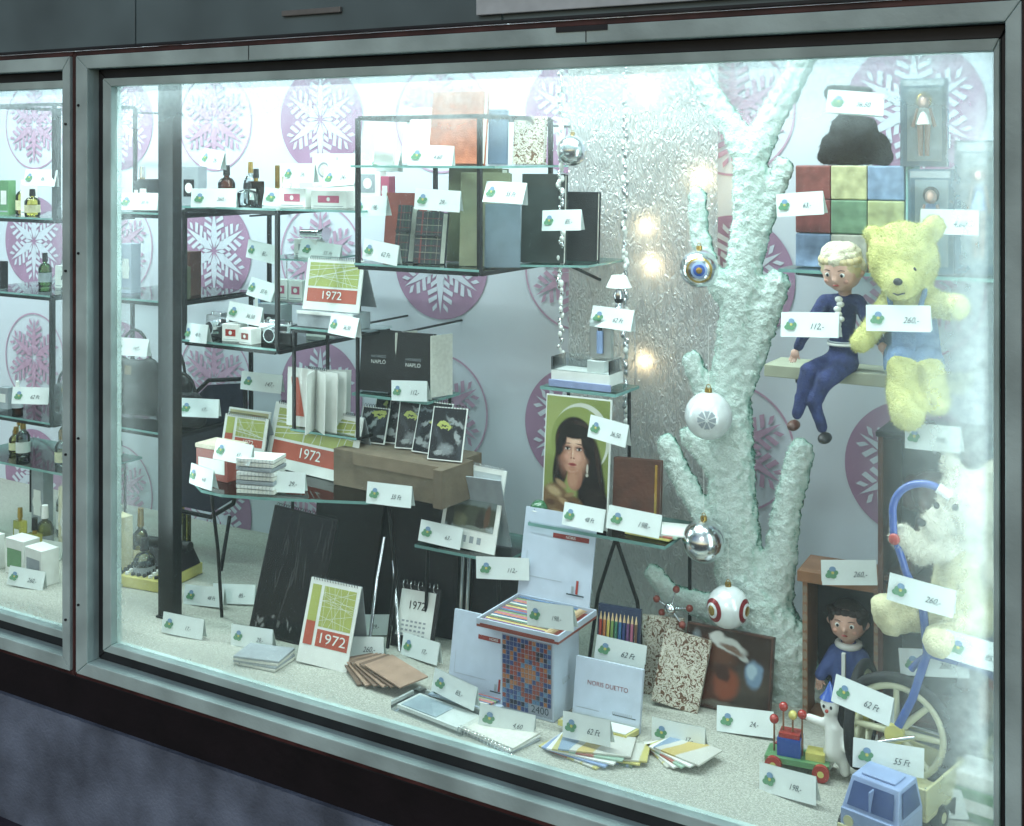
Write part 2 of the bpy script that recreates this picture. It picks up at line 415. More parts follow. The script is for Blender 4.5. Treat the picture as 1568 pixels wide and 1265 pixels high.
# crinkled translucent panel with bulbs behind
def foilmat():
    m=bpy.data.materials.new('crinkled_film'); m.use_nodes=True; t=m.node_tree; b=t.nodes['Principled BSDF']; N=t.nodes.new; L=t.links.new
    tc=N('ShaderNodeTexCoord'); mp=N('ShaderNodeMapping'); mp.inputs['Scale'].default_value=(1.7,1,.6); L(tc.outputs['Object'],mp.inputs[0])
    n=N('ShaderNodeTexNoise'); n.inputs['Scale'].default_value=44; n.inputs['Detail'].default_value=2; n.inputs['Distortion'].default_value=2.4
    L(mp.outputs[0],n.inputs[0])
    bp=N('ShaderNodeBump'); bp.inputs['Strength'].default_value=1.; bp.inputs['Distance'].default_value=.010; L(n.outputs['Fac'],bp.inputs['Height'])
    b.inputs['Base Color'].default_value=(.62,.65,.64,1); b.inputs['Metallic'].default_value=.35; b.inputs['Roughness'].default_value=.22; L(bp.outputs[0],b.inputs['Normal'])
    tl=N('ShaderNodeBsdfTranslucent'); tl.inputs[0].default_value=(.95,.9,.85,1); L(bp.outputs[0],tl.inputs['Normal'])
    mx=N('ShaderNodeMixShader'); mx.inputs[0].default_value=.25; L(b.outputs[0],mx.inputs[1]); L(tl.outputs[0],mx.inputs[2])
    L(mx.outputs[0],t.nodes['Material Output'].inputs[0]); return m
FOIL=foilmat()
b=B('crinkled_film_panel'); nx,nz=44,120; v=[];f=[]
for j in range(nz+1):
    for i in range(nx+1):
        x=.925+.46*i/nx; z=.42+1.9*j/nz
        v.append((x,.85+.006*noise.noise(Vector((x*9,z*6,0)))+.003*noise.noise(Vector((x*40,z*22,3))),z))
for j in range(nz):
    for i in range(nx): a=j*(nx+1)+i; f.append((a,a+1,a+nx+2,a+nx+1))
b.add(v,f,FOIL,True).obj()
BULB=M('lit_bulb',(255,225,170),.4,emit=6.)
for x,z in ((1.17,1.90),(1.34,1.655),(1.17,1.518),(1.19,1.41),(1.165,1.14)):
    b=B('small_light_bulb'); b.sph((0,0,0),(.011,.011,.016),BULB,12,8); b.cyl((0,0,.012),(0,0,.03),.007,.007,BLACKM,8); b.tube([(0,0,.03),(0,.03,.05),(0,.05,.05)],.002,BLACKM,6); o1=b.obj((x,.885,z))
    l=bpy.data.lights.new('bulb_light','POINT'); l.energy=.34; l.color=(1,.76,.44); l.shadow_soft_size=.012
    o=bpy.data.objects.new('bulb_light',l); col.objects.link(o); o.parent=o1; o.location=(0,-.016,0)

# ------------------------------------------------------------------ frosted tree
def treemat():
    m,t,b=nt('frosted_foam'); N=t.nodes.new; L=t.links.new
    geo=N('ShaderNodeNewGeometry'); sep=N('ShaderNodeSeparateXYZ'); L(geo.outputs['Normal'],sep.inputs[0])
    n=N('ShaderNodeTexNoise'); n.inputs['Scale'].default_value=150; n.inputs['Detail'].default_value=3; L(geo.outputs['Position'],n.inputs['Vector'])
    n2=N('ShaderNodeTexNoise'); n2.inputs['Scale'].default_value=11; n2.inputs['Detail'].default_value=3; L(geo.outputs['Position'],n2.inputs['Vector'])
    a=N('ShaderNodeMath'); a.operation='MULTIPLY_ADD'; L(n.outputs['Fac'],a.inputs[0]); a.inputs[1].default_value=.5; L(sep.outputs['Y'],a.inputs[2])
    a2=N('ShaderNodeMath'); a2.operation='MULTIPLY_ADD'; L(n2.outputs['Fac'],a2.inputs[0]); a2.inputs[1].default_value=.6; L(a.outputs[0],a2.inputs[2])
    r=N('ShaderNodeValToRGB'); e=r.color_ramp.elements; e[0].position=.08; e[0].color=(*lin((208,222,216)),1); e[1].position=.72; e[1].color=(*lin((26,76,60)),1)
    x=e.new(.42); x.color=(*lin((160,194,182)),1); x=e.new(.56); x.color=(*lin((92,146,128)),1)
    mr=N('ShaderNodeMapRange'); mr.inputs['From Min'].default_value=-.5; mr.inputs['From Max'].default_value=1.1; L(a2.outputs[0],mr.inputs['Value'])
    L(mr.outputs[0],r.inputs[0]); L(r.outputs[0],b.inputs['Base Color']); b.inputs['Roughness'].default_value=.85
    bp=N('ShaderNodeBump'); bp.inputs['Strength'].default_value=.8; bp.inputs['Distance'].default_value=.006; L(n.outputs['Fac'],bp.inputs['Height']); L(bp.outputs[0],b.inputs['Normal'])
    return m
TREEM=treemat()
Y=.62
caps=[]
def chain(pts):
    for (x0,z0,r0),(x1,z1,r1) in zip(pts[:-1],pts[1:]): caps.append(((x0,Y,z0),r0,(x1,Y,z1),r1))
chain([(1.660,.42,.085),(1.635,.50,.098),(1.585,.58,.092),(1.535,.68,.068),(1.515,.86,.064),(1.508,1.12,.056),(1.537,1.37,.050),(1.560,1.56,.046),(1.562,1.72,.046)])
chain([(1.562,1.70,.044),(1.52,1.78,.034),(1.455,1.87,.032),(1.41,1.95,.030)])
chain([(1.562,1.70,.044),(1.61,1.80,.036),(1.67,1.90,.034),(1.71,1.98,.032)])
chain([(1.555,1.46,.040),(1.60,1.58,.031),(1.645,1.685,.028)])
chain([(1.52,1.12,.045),(1.575,1.25,.038),(1.628,1.40,.036)])
chain([(1.60,.58,.065),(1.640,.74,.042),(1.655,.86,.037),(1.690,.995,.034)])
chain([(1.528,1.34,.042),(1.455,1.42,.029),(1.425,1.52,.027),(1.422,1.61,.026)])
chain([(1.508,1.05,.045),(1.44,1.12,.031),(1.408,1.19,.029)])
chain([(1.52,.74,.05),(1.43,.82,.034),(1.375,.90,.032),(1.340,.97,.031)])
chain([(1.51,.90,.045),(1.43,.98,.032),(1.40,1.0,.028)])
chain([(1.56,.58,.07),(1.45,.575,.036),(1.35,.59,.029),(1.30,.635,.025)])
chain([(1.65,.47,.08),(1.72,.425,.05)])
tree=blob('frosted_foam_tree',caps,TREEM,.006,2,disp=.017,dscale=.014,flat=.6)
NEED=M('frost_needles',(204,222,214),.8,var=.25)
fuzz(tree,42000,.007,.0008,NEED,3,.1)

# ------------------------------------------------------------------ baubles, garlands
def bauble(x,y,z,r,kind,htop):
    b=B('christmas_bauble')
    WHB=M('white_bauble',(222,228,228),.2,.1,coat=.5); RB=M('red_bauble',(140,48,54),.15,.3)
    b.sph((0,0,0),r,WHB if kind in('white','red') else SILVER,36,24)
    b.cyl((0,0,r*.96),(0,0,r*1.16),r*.16,r*.15,GOLD,14); b.torus((0,0,r*1.22),r*.09,r*.02,GOLD,'y',16,6)
    b.cyl((0,0,r*1.28),(0,0,htop-z),.0006,.0006,WHITE,5)
    if kind in('red','reflector'):
        for a in ((-52,62) if kind=='red' else (0,)):
            T=Matrix.Rotation(rad(a+22),4,'Z')
            seq=((.55,RB),(.36,WHB),(.24,GOLD)) if kind=='red' else ((.66,GOLD),(.54,SILVER),(.42,LBLUE),(.30,BLUEPT),(.16,GOLD))
            for k,(rr,mm) in enumerate(seq):
                n=24; v=[];f=[]; rings=4
                for j in range(rings+1):
                    r_=rr*j/rings+.0001
                    for i in range(n):
                        q=2*math.pi*i/n; v.append((r_*r*math.cos(q),-math.sqrt(1-r_*r_)*r-.0006*(k+1),r_*r*math.sin(q)))
                for j in range(rings):
                    for i in range(n):
                        i2=(i+1)%n; f.append((j*n+i,j*n+i2,(j+1)*n+i2,(j+1)*n+i))
                b.add(v,f,mm,True,T)
    if kind=='white':
        T=Matrix.Rotation(rad(18),4,'Z')
        for k in range(8):
            T2=T@Matrix.Rotation(rad(45*k),4,'Y'); vs=[]
            for a_,wd in ((.08,.02),(.35,.11),(.8,.0)):
                for s in (-1,1):
                    X=wd*s; Z=a_; yy=-math.sqrt(max(0,1-X*X-Z*Z)); vs.append((X*r*1.012,yy*r*1.012,Z*r*1.012))
            b.add(vs,[(0,1,3,2),(2,3,5,4)],GREY,T=T2)
    if kind=='spiky':
        for k in range(10):
            a=2*math.pi*k/10; b.cyl((math.cos(a)*r,0,math.sin(a)*r*.7),(math.cos(a)*r*1.5,0,math.sin(a)*r*1.1),.0012,.0004,SILVER,6)
    b.obj((x,y,z))
bauble(1.073,.60,1.728,.042,'spiky',CT)
bauble(1.467,.52,1.438,.048,'reflector',1.6)
bauble(1.491,.52,1.081,.058,'white',1.3)
bauble(1.487,.50,.780,.052,'silver',.95)
bauble(1.557,.48,.640,.050,'red',.8)
def garland(x,y,z0,z1):
    b=B('crystal_bead_garland'); r=random.Random(int(x*100)); z=z0
    b.cyl((0,0,z0),(0,0,z1),.0008,.0008,WHITE,5)
    while z<z1:
        s=.005+.006*r.random(); b.sph((r.uniform(-.006,.006),r.uniform(-.006,.006),z),(s*.7,s*.7,s),WHITE if r.random()<.5 else SILVER,7,5); z+=.0085
    b.obj((x,y,0))
garland(1.037,.60,1.168,2.1); garland(1.151,.76,.95,2.1)

# ------------------------------------------------------------------ shelving
def cage(name,x0,x1,y0,y1,z0,z1,shelves,r=.0055):
    b=B(name)
    for x in (x0,x1):
        for y in (y0,y1): b.box(x-r,x+r,y-r,y+r,z0,z1,BLACKM)
        for z in (z0,z1): b.box(x-r+.0005,x+r-.0005,y0+r,y1-r,z-r,z+r,BLACKM)
    for y in (y0,y1):
        for z in (z0,z1): b.box(x0+r,x1-r,y-r+.0005,y+r-.0005,z-r,z+r,BLACKM)
    for z in shelves:
        b.box(x0-.004,x1+.004,y0-.01,y1+.004,z+.0062,z+.0122,SHELFG); b.box(x0-.004,x1+.004,y0-.0115,y0-.0105,z+.0062,z+.0122,EDGEG)
    for x in (x0+.01,x1-.01): b.box(x-.003,x+.003,y1+r,.951,z1-.02,z1-.014,BLACKM)
    return b
cage('wire_display_shelf',-.103,.261,.35,.72,1.156,1.552,(1.156,1.552)).obj()
cage('wire_display_shelf',.548,.939,.35,.72,1.412,1.815,(1.412,)).obj()
cage('wire_display_shelf',-.60,-.21,.40,.75,.85,1.255,(.85,1.255)).obj()
cage('wire_display_shelf',-.60,-.21,.40,.75,1.255+.27,1.255+.275,(1.525,)).obj()
cage('wire_display_shelf',.27,.50,.41,.56,.928,1.212,(.921,1.212,),.004).obj()
cage('wire_display_shelf',-1.15,-.735,.38,.72,.83,1.245,(.83,1.245)).obj()
cage('wire_display_shelf',-1.12,-.722,.38,.72,1.497,1.88,(1.497,)).obj()
def plate(name,pts,z,th=.008,legs=(),mat=SHELFG):
    b=B(name); n=len(pts)
    v=[(x,y,z-th) for x,y in pts]+[(x,y,z) for x,y in pts]
    b.add(v,[tuple(range(n))[::-1],tuple(range(n,2*n))],mat); b.add(v,[(i,(i+1)%n,(i+1)%n+n,i+n) for i in range(n)],EDGEG)
    for lg in legs: b.tube(lg,.005,BLACKM,8)
    return b.obj()
plate('glass_display_table',[(.03,.40),(.05,.27),(.095,.195),(.16,.155),(.242,.15),(.34,.18),(.43,.215),(.617,.294),(.70,.40),(.78,.56),(.70,.66),(.1,.66),(-.06,.56),(-.06,.42)],.80,
      legs=[[(.101,.295,FZ),(.12,.26,.6),(.11,.24,.79)],[(.64,.36,FZ),(.66,.37,.6),(.65,.35,.79)],[(.72,.60,FZ),(.70,.60,.79)],[(.1,.6,FZ),(.1,.6,.79)]])
plate('glass_display_stand',[(1.04,.42),(1.42,.42),(1.42,.64),(1.04,.64)],.778,legs=[[(1.28,.44,.77),(1.20,.50,.6),(1.17,.5,FZ)],[(1.28,.44,.77),(1.31,.5,.6),(1.33,.5,FZ)],[(1.06,.62,.77),(1.06,.62,FZ)],[(1.40,.62,.77),(1.40,.62,FZ)]])
plate('glass_display_stand',[(1.03,.5),(1.25,.5),(1.25,.64),(1.03,.64)],1.112,legs=[[(1.05,.62,1.105),(1.05,.62,.78)],[(1.23,.62,1.105),(1.23,.62,.78)]])
plate('wall_glass_shelf',[(1.66,.54),(2.16,.54),(2.16,.95),(1.66,.95)],1.446,legs=[[(1.70,.945,1.39),(1.70,.56,1.436)],[(2.12,.945,1.39),(2.12,.56,1.436)]])
plate('wall_glass_shelf',[(.946,.52),(1.12,.60),(1.12,.84),(.946,.84)],1.4235,th=.006,legs=[[(1.03,.845,1.36),(1.03,.66,1.416)]])
plate('glass_display_stand',[(.44,.46),(.70,.46),(.70,.62),(.44,.62)],1.043,legs=[[(.46,.6,1.035),(.46,.6,.80)],[(.68,.6,1.035),(.68,.6,.80)]])
plate('glass_display_stand',[(.70,.40),(.98,.40),(.98,.62),(.70,.62)],.672,legs=[[(.73,.42,.66),(.72,.42,FZ)],[(.95,.42,.66),(.96,.42,FZ)],[(.73,.6,.66),(.72,.6,FZ)],[(.95,.6,.66),(.96,.6,FZ)]])
b=B('plank_shelf'); b.box(1.66,2.10,.44,.56,1.205,1.233,M('painted_plank',(158,162,140),.6,var=.1))
for x in (1.72,2.05): b.box(x-.006,x+.006,.5,.95,1.185,1.2,BLACKM)
b.obj(bevel=.002)

# ------------------------------------------------------------------ price tags
TG=random.Random(11); PR=['62 Ft','29,-','147,-','85,-','36,50','198,-','24,-','55 Ft','260,-','17,-','112,-','63,-','4,60','48 Ft']
TAGW=M('price_card',(222,232,230),.45,var=.05,scale=15)
def tag(x,y,z,w=.132,h=.055,yaw=None,roll=None):
    b=B('price_tag'); t=.0008; w*=TG.uniform(.9,1.08); cv=TG.uniform(.001,.004)
    # slightly bowed card
    n=6; v=[];f=[]
    for i in range(n+1):
        u=-1+2*i/n; yy=-cv*(1-u*u)
        v+=[(u*w/2,yy,-h/2),(u*w/2,yy,h/2)]
    for i in range(n): f.append((2*i,2*i+2,2*i+3,2*i+1))
    b.add(v,f,TAGW); b.add([(a,c+2*t,d) for a,c,d in v],[q[::-1] for q in f],TAGW)
    b.add([(-w/2,t*2,h/2),(w/2,t*2,h/2),(w/2,.022,-h/2+.004),(-w/2,.022,-h/2+.004)],[(0,1,2,3)],TAGW)
    cx=-w*.30; r=h*.17; q0=-cv-t
    for k,(a,c) in enumerate(((.5,0),(-.5,.1),(0,.75),(.1,-.7),(-.9,-.6))):
        b.disc(cx+a*r*1.1,c*r*1.1,r*.8,r*.62,q0-.0002*k,[GREENINK,GREENINK,BLUEINK,GREENINK,GREENINK][k],14)
    b.disc(cx,0,r*.35,r*.35,q0-.0014,YELINK,10)
    b.text(TG.choice(PR),h*TG.uniform(.26,.36),w*TG.uniform(.14,.22),-h*.08,q0,INK,.85,.35)
    b.obj((x,y,z),yaw if yaw is not None else TG.uniform(-16,24),lean=TG.uniform(-18,-2),roll=roll if roll is not None else TG.uniform(-5,7))
tags=[(781,359,1714),(818,335,1599),(1021,335,1622),(1067,549,1544),(631,340,1457),(553,399,1574),(-59,419,1704),(280,419,1663),(428,419,1655),(26,339,1590),(153,500,1585),(565,450,1698),(-46,339,1190),(-353,399,1570),(63,500,1424),(108,450,1317),(90,399,1250),(207,600,1425),(490,359,1248),(63,500,1030),(1214,549,1296),(1275,405,1041),(234,200,903),(150,165,832),(383,240,832),(700,285,832),(798,379,719),(-80,385,958),(989,379,663),(1247,165,660),(1208,405,820),(1345,405,830),(653,440,1072),(1336,350,532),(1846,480,772),(1951,200,614),(2055,255,828),(1709,549,1600),(1991,330,1374),(1786,379,1340),(2041,419,1112),(1841,549,1837),(2061,499,1570),(2011,170,524),(-374,385,1117),(-780,370,1640),(-828,370,922),(-764,370,430),(2170,250,736),(1007,130,452),(1372,105,455),(2059,350,658)]
for x,y,z in tags: tag(x/1000,y/1000,z/1000)
for x,y in ((111,134),(-6,331),(57,388),(330,170),(540,400),(622,265),(760,340),(1532,240),(1636,380),(1809,159),(2134,260),(1170,100),(-582,164),(230,420),(925,420)):
    tag(x/1000,y/1000,FZ+.030)

# ------------------------------------------------------------------ stationery
def spiral(b,w,z,y=0.,n=None,m=None):
    n=n or int(w/.008)
    for i in range(n):
        b.torus((-w/2+w*(i+.5)/n,y,z),.0055,.0009,m or BLACKM,'x',10,5)
def cal72(w,h,loc,yaw=0,lean=-14,style=0,roll=0):
    b=B('desk_calendar'); b.box(-w/2,w/2,-.002,.002,0,h,WHITE)
    mg=w*.06
    if style==0: g=(-w/2+mg,w/2-mg,h*.46,h*.92); rd=(-w/2+mg,w/2-mg,h*.16,h*.42)
    else: g=(-w/2+w*.3,w/2-mg,h*.45,h*.93); rd=(-w/2+w*.3,w/2-mg,h*.22,h*.42)
    b.rect(g[0],g[1],g[2],g[3],-.0026,CLOVE); b.rect(rd[0],rd[1],rd[2],rd[3],-.0026,CALRED)
    if style: b.rect(-w/2+mg,-w/2+w*.24,h*.22,h*.93,-.0026,CLOVE); b.rect(-w/2+mg,-w/2+w*.24,h*.22,h*.5,-.0032,CALRED)
    r=random.Random(int(w*1000)); lw=w*.005
    for k in range(16):
        if r.random()<.5:
            x0=r.uniform(g[0]+.01,g[1]-.01); x1=min(max(x0+r.uniform(-.05,.05),g[0]+.004),g[1]-.004); b.poly([(x0-lw/2,g[2]),(x0+lw/2,g[2]),(x1+lw/2,g[3]),(x1-lw/2,g[3])],-.0034-.0001*k,WHITE)
        else:
            z0=r.uniform(g[2]+.01,g[3]-.01); z1=min(max(z0+r.uniform(-.04,.04),g[2]+.004),g[3]-.004); b.poly([(g[0],z0-lw/2),(g[1],z1-lw/2),(g[1],z1+lw/2),(g[0],z0+lw/2)],-.0034-.0001*k,WHITE)
    b.text('1972',(rd[3]-rd[2])*.85,(rd[0]+rd[1])/2,(rd[2]+rd[3])/2,-.0052,WHITE,1.2)
    spiral(b,w*.92,h+.001)
    Tb=Matrix.Translation((0,.004,h))@Matrix.Rotation(rad(30),4,'X')@Matrix.Translation((0,0,-h))
    b.box(-w/2,w/2,0,.002,h*.02,h,GREY,T=Tb)
    return b.obj(loc,yaw,lean,roll)
b=B('calendar_riser'); b.box(-.10,.10,-.02,.06,0,.044,GREY); b.box(-.102,.102,-.0225,-.0202,.036,.0445,WHITE); b.obj((.375,.44,1.2255))
cal72(.205,.148,(.375,.445,1.271),0,-10)
cal72(.37,.185,(.31,.42,.802),-8,-14)
cal72(.15,.21,(.570,.17,FZ+.002),8,-16,1,3)
def board(name,w,h,t,m,loc,yaw=0,lean=-10,roll=0,extra=None,bevel=.0015):
    b=B(name); b.box(-w/2,w/2,-t/2,t/2,0,h,m)
    if extra: extra(b,w,h,-t/2-.0006)
    return b.obj(loc,yaw,lean,roll,bevel=bevel)
def book(name,w,h,t,m,loc,yaw=0,lean=-4,roll=0,extra=None):
    b=B(name); c=.0022
    b.box(-w/2,w/2,-t/2,-t/2+c,0,h,m); b.box(-w/2,w/2,t/2-c,t/2,0,h,m); b.box(-w/2-c,-w/2,-t/2,t/2,0,h,m)
    b.box(-w/2,w/2-.004,-t/2+c,t/2-c,.004,h-.004,PAPER)
    if extra: extra(b,w,h,-t/2-.0006)
    return b.obj(loc,yaw,lean,roll,bevel=.001)
S2=1.4185+.006
book('photo_album',.17,.255,.035,OLIVE,(.82,.52,S2),0,-3)
book('photo_album',.13,.245,.03,OLIVE2,(.905,.43,S2),22,-6)
book('photo_album',.09,.165,.02,M('blue_grey_cover',(92,108,118),.5),(.965,.42,S2),25,-8)
book('photo_album',.12,.24,.03,M('dark_green_cover',(38,46,44),.45,var=.3),(.985,.60,S2),12,-4)
book('photo_album',.12,.19,.025,BLACK,(1.035,.70,S2),8,-4)
book('photo_album',.14,.185,.025,REDC,(.60,.50,S2),0,-6)
book('photo_album',.12,.17,.02,M('maroon_cover',(70,30,30),.5),(.56,.62,S2),0,-6)
def plaid(b,w,h,y):
    PR_=M('plaid_red',(110,44,44),.6); PC=M('plaid_cream',(140,134,116),.6)
    for k,(x,c,ww) in enumerate(((.2,PR_,.06),(.42,PC,.015),(.6,M('plaid_green',(44,66,54),.6),.08),(.85,PC,.015))):
        b.rect(-w/2+w*x,-w/2+w*(x+ww),.001,h-.001,y-.0002*k,c)
    for k in range(7):
        b.rect(-w/2+.001,w/2-.001,h*(.08+.13*k),h*(.08+.13*k)+.0015,y-.001-.0001*k,PC if k%2 else PR_)
    b.box(-w/2-.001,w/2+.001,y-.004,y-.002,h*.52,h*.56,BLACK); b.sph((w*.3,y-.005,h*.54),(.005,.003,.005),BLACK,10,8)
PB=M('plaid_base',(40,46,50),.7,var=.2)
book('tartan_notebook',.05,.155,.03,PB,(.655,.415,S2),-6,-8,0,plaid)
book('tartan_notebook',.085,.14,.03,PB,(.745,.405,S2),0,-8,0,plaid)
PAIS=MR('paisley_print','noise',60,[(.0,(96,66,44)),(.38,(96,66,44)),(.44,(200,196,182)),(.52,(200,196,182)),(.56,(120,110,84)),(.62,(206,202,190))],dist=2.5,rough=.5,const=True,detail=1)
plate('glass_shelf_plate',[(.53,.34),(.99,.34),(.99,.73),(.53,.73)],1.688+.0,th=.006)
book('photo_album',.16,.20,.03,ORANGE,(.77,.50,1.69),5,-8)
book('notebook',.13,.16,.02,WHITE,(.60,.58,1.69),0,-6)
book('notebook',.05,.15,.02,M('blue_cover',(88,106,126),.5),(.865,.56,1.69),20,-6)
book('notebook',.09,.13,.02,PAIS,(.94,.6,1.69),5,-6)
book('notebook',.06,.09,.012,WHITE,(.60,.40,1.69),5,-6)
def naplo(b,w,h,y): b.text('HATÁRIDŐ',.010,0,h*.57,y,GREY); b.text('NAPLÓ',.015,0,h*.48,y,WHITE)
for x in (.505,.625):
    book('appointment_diary',.115,.172,.022,BLACK,(x,.50,1.047),6,-6,0,naplo)
    b=B('diary_back_cover'); b.box(-.002,.002,0,.075,0,.17,PAPER); b.obj((x+.062,.495,1.047),-18)
b=B('open_album')
for k,a in enumerate((-60,-30,-8,14,40)):
    T=Matrix.Rotation(rad(a),4,'Z'); b.box(0,.10,-.001,.001,0,.167,WHITE,T=T)
b.box(-.10,0,-.002,.002,0,.167,WHITE,T=Matrix.Rotation(rad(8),4,'Z'))
b.poly([(-.07,.03),(-.035,.03),(-.06,.14),(-.085,.14)],-.0045,CALRED,T=Matrix.Rotation(rad(8),4,'Z'))
spiral(b,.08,.168); b.obj((.33,.43,.935),-5,-2)
board('cardboard_riser',.34,.115,.08,GREY,(.33,.53,.802),0,0)
board('cardboard_riser',.18,.028,.08,GREY,(.05,.45,.801),0,0)
cal72(.17,.11,(.06,.42,.83),0,-12,1)
def cal77(b,w,h,y): b.rect(-w/2+.008,w/2-.008,.03,h-.006,y,M('buff_print',(186,180,138),.6)); b.text('1973',.022,w*.15,h*.8,y-.001,CALRED)
board('wall_calendar',.17,.12,.004,WHITE,(.03,.46,.83),0,-14,0,cal77)
b=B('spiral_notebook_stack')
for k in range(8):
    T=Matrix.Rotation(rad(TG.uniform(-5,5)),4,'Z'); b.box(-.055,.055,-.04,.04,.012*k,.012*k+.0095,[PAPER,WHITE,GREY][k%3],T=T)
    for i in range(10): b.torus((-.05+.011*i,-.041,.012*k+.005),.0045,.0007,GREY,'x',8,4)
b.obj((.305,.235,.801),14,bevel=.0006)
b=B('gift_box'); b.box(-.06,.06,-.04,.04,0,.085,REDC); b.box(-.062,.062,-.042,.042,.086,.098,M('cream_lid',(200,190,170),.5)); b.rect(-.05,.05,.02,.06,-.0408,WHITE); b.obj((.115,.28,.801),0,bevel=.001)
gl=(52,56,60); wh=(140,146,146); yl=(166,172,92)
BKA=PRINT('booklet_photo_a',(22,24,27),[(-.03,.03,.03,.008,20,.4,wh),(.02,.05,.008,.035,30,.5,gl),(-.02,.08,.02,.005,-25,.4,wh),(.03,.02,.016,.006,0,.4,wh),(0,.055,.006,.02,40,.5,wh),(-.045,.06,.01,.02,0,.6,gl),(.045,.10,.012,.02,20,.5,gl),(.015,.082,.022,.011,0,.04,yl),(.015,.080,.014,.002,0,.2,(30,30,30)),(-.01,.115,.05,.004,0,.5,(100,106,110))],.014,90)
BKB=PRINT('booklet_photo_b',(26,28,31),[(.0,.03,.022,.014,10,.5,(120,126,128)),(-.03,.07,.008,.03,-30,.5,gl),(.02,.10,.03,.006,25,.4,wh),(-.02,.02,.014,.005,0,.4,wh),(.03,.06,.006,.02,-20,.4,wh),(-.010,.092,.020,.011,0,.04,yl),(-.010,.09,.012,.002,0,.2,(30,30,30)),(.045,.03,.01,.03,0,.6,gl)],.014,90)
def zebA(b,w,h,y): b.rect(-w/2+.003,w/2-.003,.003,h-.003,y,BKA); spiral(b,w*.95,h+.002,0)
def zebB(b,w,h,y): b.rect(-w/2+.003,w/2-.003,.003,h-.003,y,BKB); spiral(b,w*.95,h+.002,0)
for k,(x,y,z,w,h,yw) in enumerate(((.50,.55,.905,.12,.12,4),(.58,.50,.905,.10,.125,8),(.64,.47,.905,.10,.13,14),(.71,.45,.905,.11,.14,0),(.79,.41,.905,.10,.14,10),(.50,.47,.905,.09,.10,4))):
    board('photo_booklet',w,h,.004,WHITE,(x,y,z),yw,-18,0,zebA if k%2 else zebB)
b=B('cardboard_box'); b.box(-.22,.15,-.05,.14,0,.10,CARDB); b.box(-.148,.148,-.052,-.0505,.065,.1,M('cardboard_light',(122,108,90),.7)); b.box(.1505,.180,-.08,.06,0,.1,CARDB); b.obj((.66,.42,.801),-3,bevel=.001)
LANDP=PRINT('landscape_photo',(150,160,160),[(0,.175,.12,.03,0,.3,(186,196,198)),(0,.125,.12,.022,4,.15,(110,122,122)),(0,.085,.12,.028,-3,.15,(62,66,52)),(-.03,.07,.02,.02,0,.4,(96,96,70)),(.03,.075,.012,.03,0,.3,(40,36,30)),(-.06,.08,.01,.035,0,.3,(44,44,36)),(.02,.055,.04,.006,0,.4,(120,126,116)),(.05,.09,.008,.03,5,.3,(84,60,44))],.006,90)
def land(b,w,h,y):
    b.rect(-w/2+.012,w/2-.012,h*.24,h*.94,y-.001,LANDP)
    for i in range(5): b.rect(-w*.35+i*w*.13,-w*.28+i*w*.13,h*.08,h*.16,y,GREY)
    spiral(b,w*.9,h+.002,0,m=SILVER)
board('easel_calendar',.17,.215,.005,WHITE,(.845,.43,.675),4,-14,3,land)
b=B('easel_back'); b.box(-.08,.08,-.002,.002,0,.2,GREY); b.obj((.86,.50,.675),4,18)
rb=random.Random(4)
lay=[(rb.uniform(-.1,.1),rb.uniform(.12,.33),rb.uniform(.0008,.002),rb.uniform(.02,.07),rb.uniform(-8,8),.6,(44+rb.randint(0,24),)*3) for _ in range(16)]
lay+=[(rb.uniform(-.09,.09),rb.uniform(.02,.09),rb.uniform(.002,.005),rb.uniform(.002,.010),rb.uniform(-40,40),.5,(rb.randint(90,150),)*3) for _ in range(12)]
BLKP=PRINT('winter_night_photo',(17,18,21),lay,.006,90,.25)
def blk(b,w,h,y):
    b.rect(-w/2+.004,w/2-.004,.004,h-.004,y,BLKP); spiral(b,w*.95,h+.002,0)
board('wall_calendar',.215,.34,.006,BLACK,(.36,.25,FZ+.002),4,-15,4,blk)
board('wall_calendar',.20,.40,.006,BLACK,(.42,.42,FZ+.002),4,-10,3,lambda b,w,h,y: spiral(b,w*.95,h+.002,0))
board('wall_calendar',.16,.40,.006,BLACK,(.50,.46,FZ+.002),4,-10,3,lambda b,w,h,y: spiral(b,w*.95,h+.002,0))
for x,y,w,h in ((.58,.60,.34,.375),(.30,.62,.24,.36),(.80,.62,.26,.26),(.66,.50,.22,.36)):
    b=B('black_portfolio_case'); b.box(-w/2,w/2,-.015,.015,0,h,BLACK); b.box(-w/2+.01,w/2-.01,-.0165,-.0155,.01,h-.01,DARK); b.box(-.03,.03,-.006,.006,h,h+.004,BLACKM); b.obj((x,y,FZ+.001),3,-4,bevel=.003)
b=B('chrome_easel')
for pts in ([(.60,.33,FZ),(.575,.40,.56),(.57,.44,.66)],[(.68,.36,FZ),(.60,.44,.6)],[(.815,.44,FZ),(.83,.44,.66)],[(.835,.44,FZ),(.85,.44,.66)]):
    b.tube(pts,.005,SILVER,10)
b.obj()
def mini(b,w,h,y):
    b.rect(-w/2+.012,w/2-.012,.03,h-.012,y,WHITE); b.text('1972',.03,0,h*.68,y-.001,BLACK,.9)
    for r_ in range(4):
        for c in range(6): b.rect(-w*.3+c*w*.1,-w*.3+c*w*.1+w*.06,h*.2+r_*h*.07,h*.2+r_*h*.07+h*.03,y-.001,GREY)
    for i in range(5): b.torus((-w*.36+i*w*.18,0,h+.002),.012,.0018,SILVER,'x',14,6)
board('desk_calendar',.13,.16,.004,BLACK,(.70,.385,FZ+.001),6,-18,0,mini)
b=B('notebook_fan')
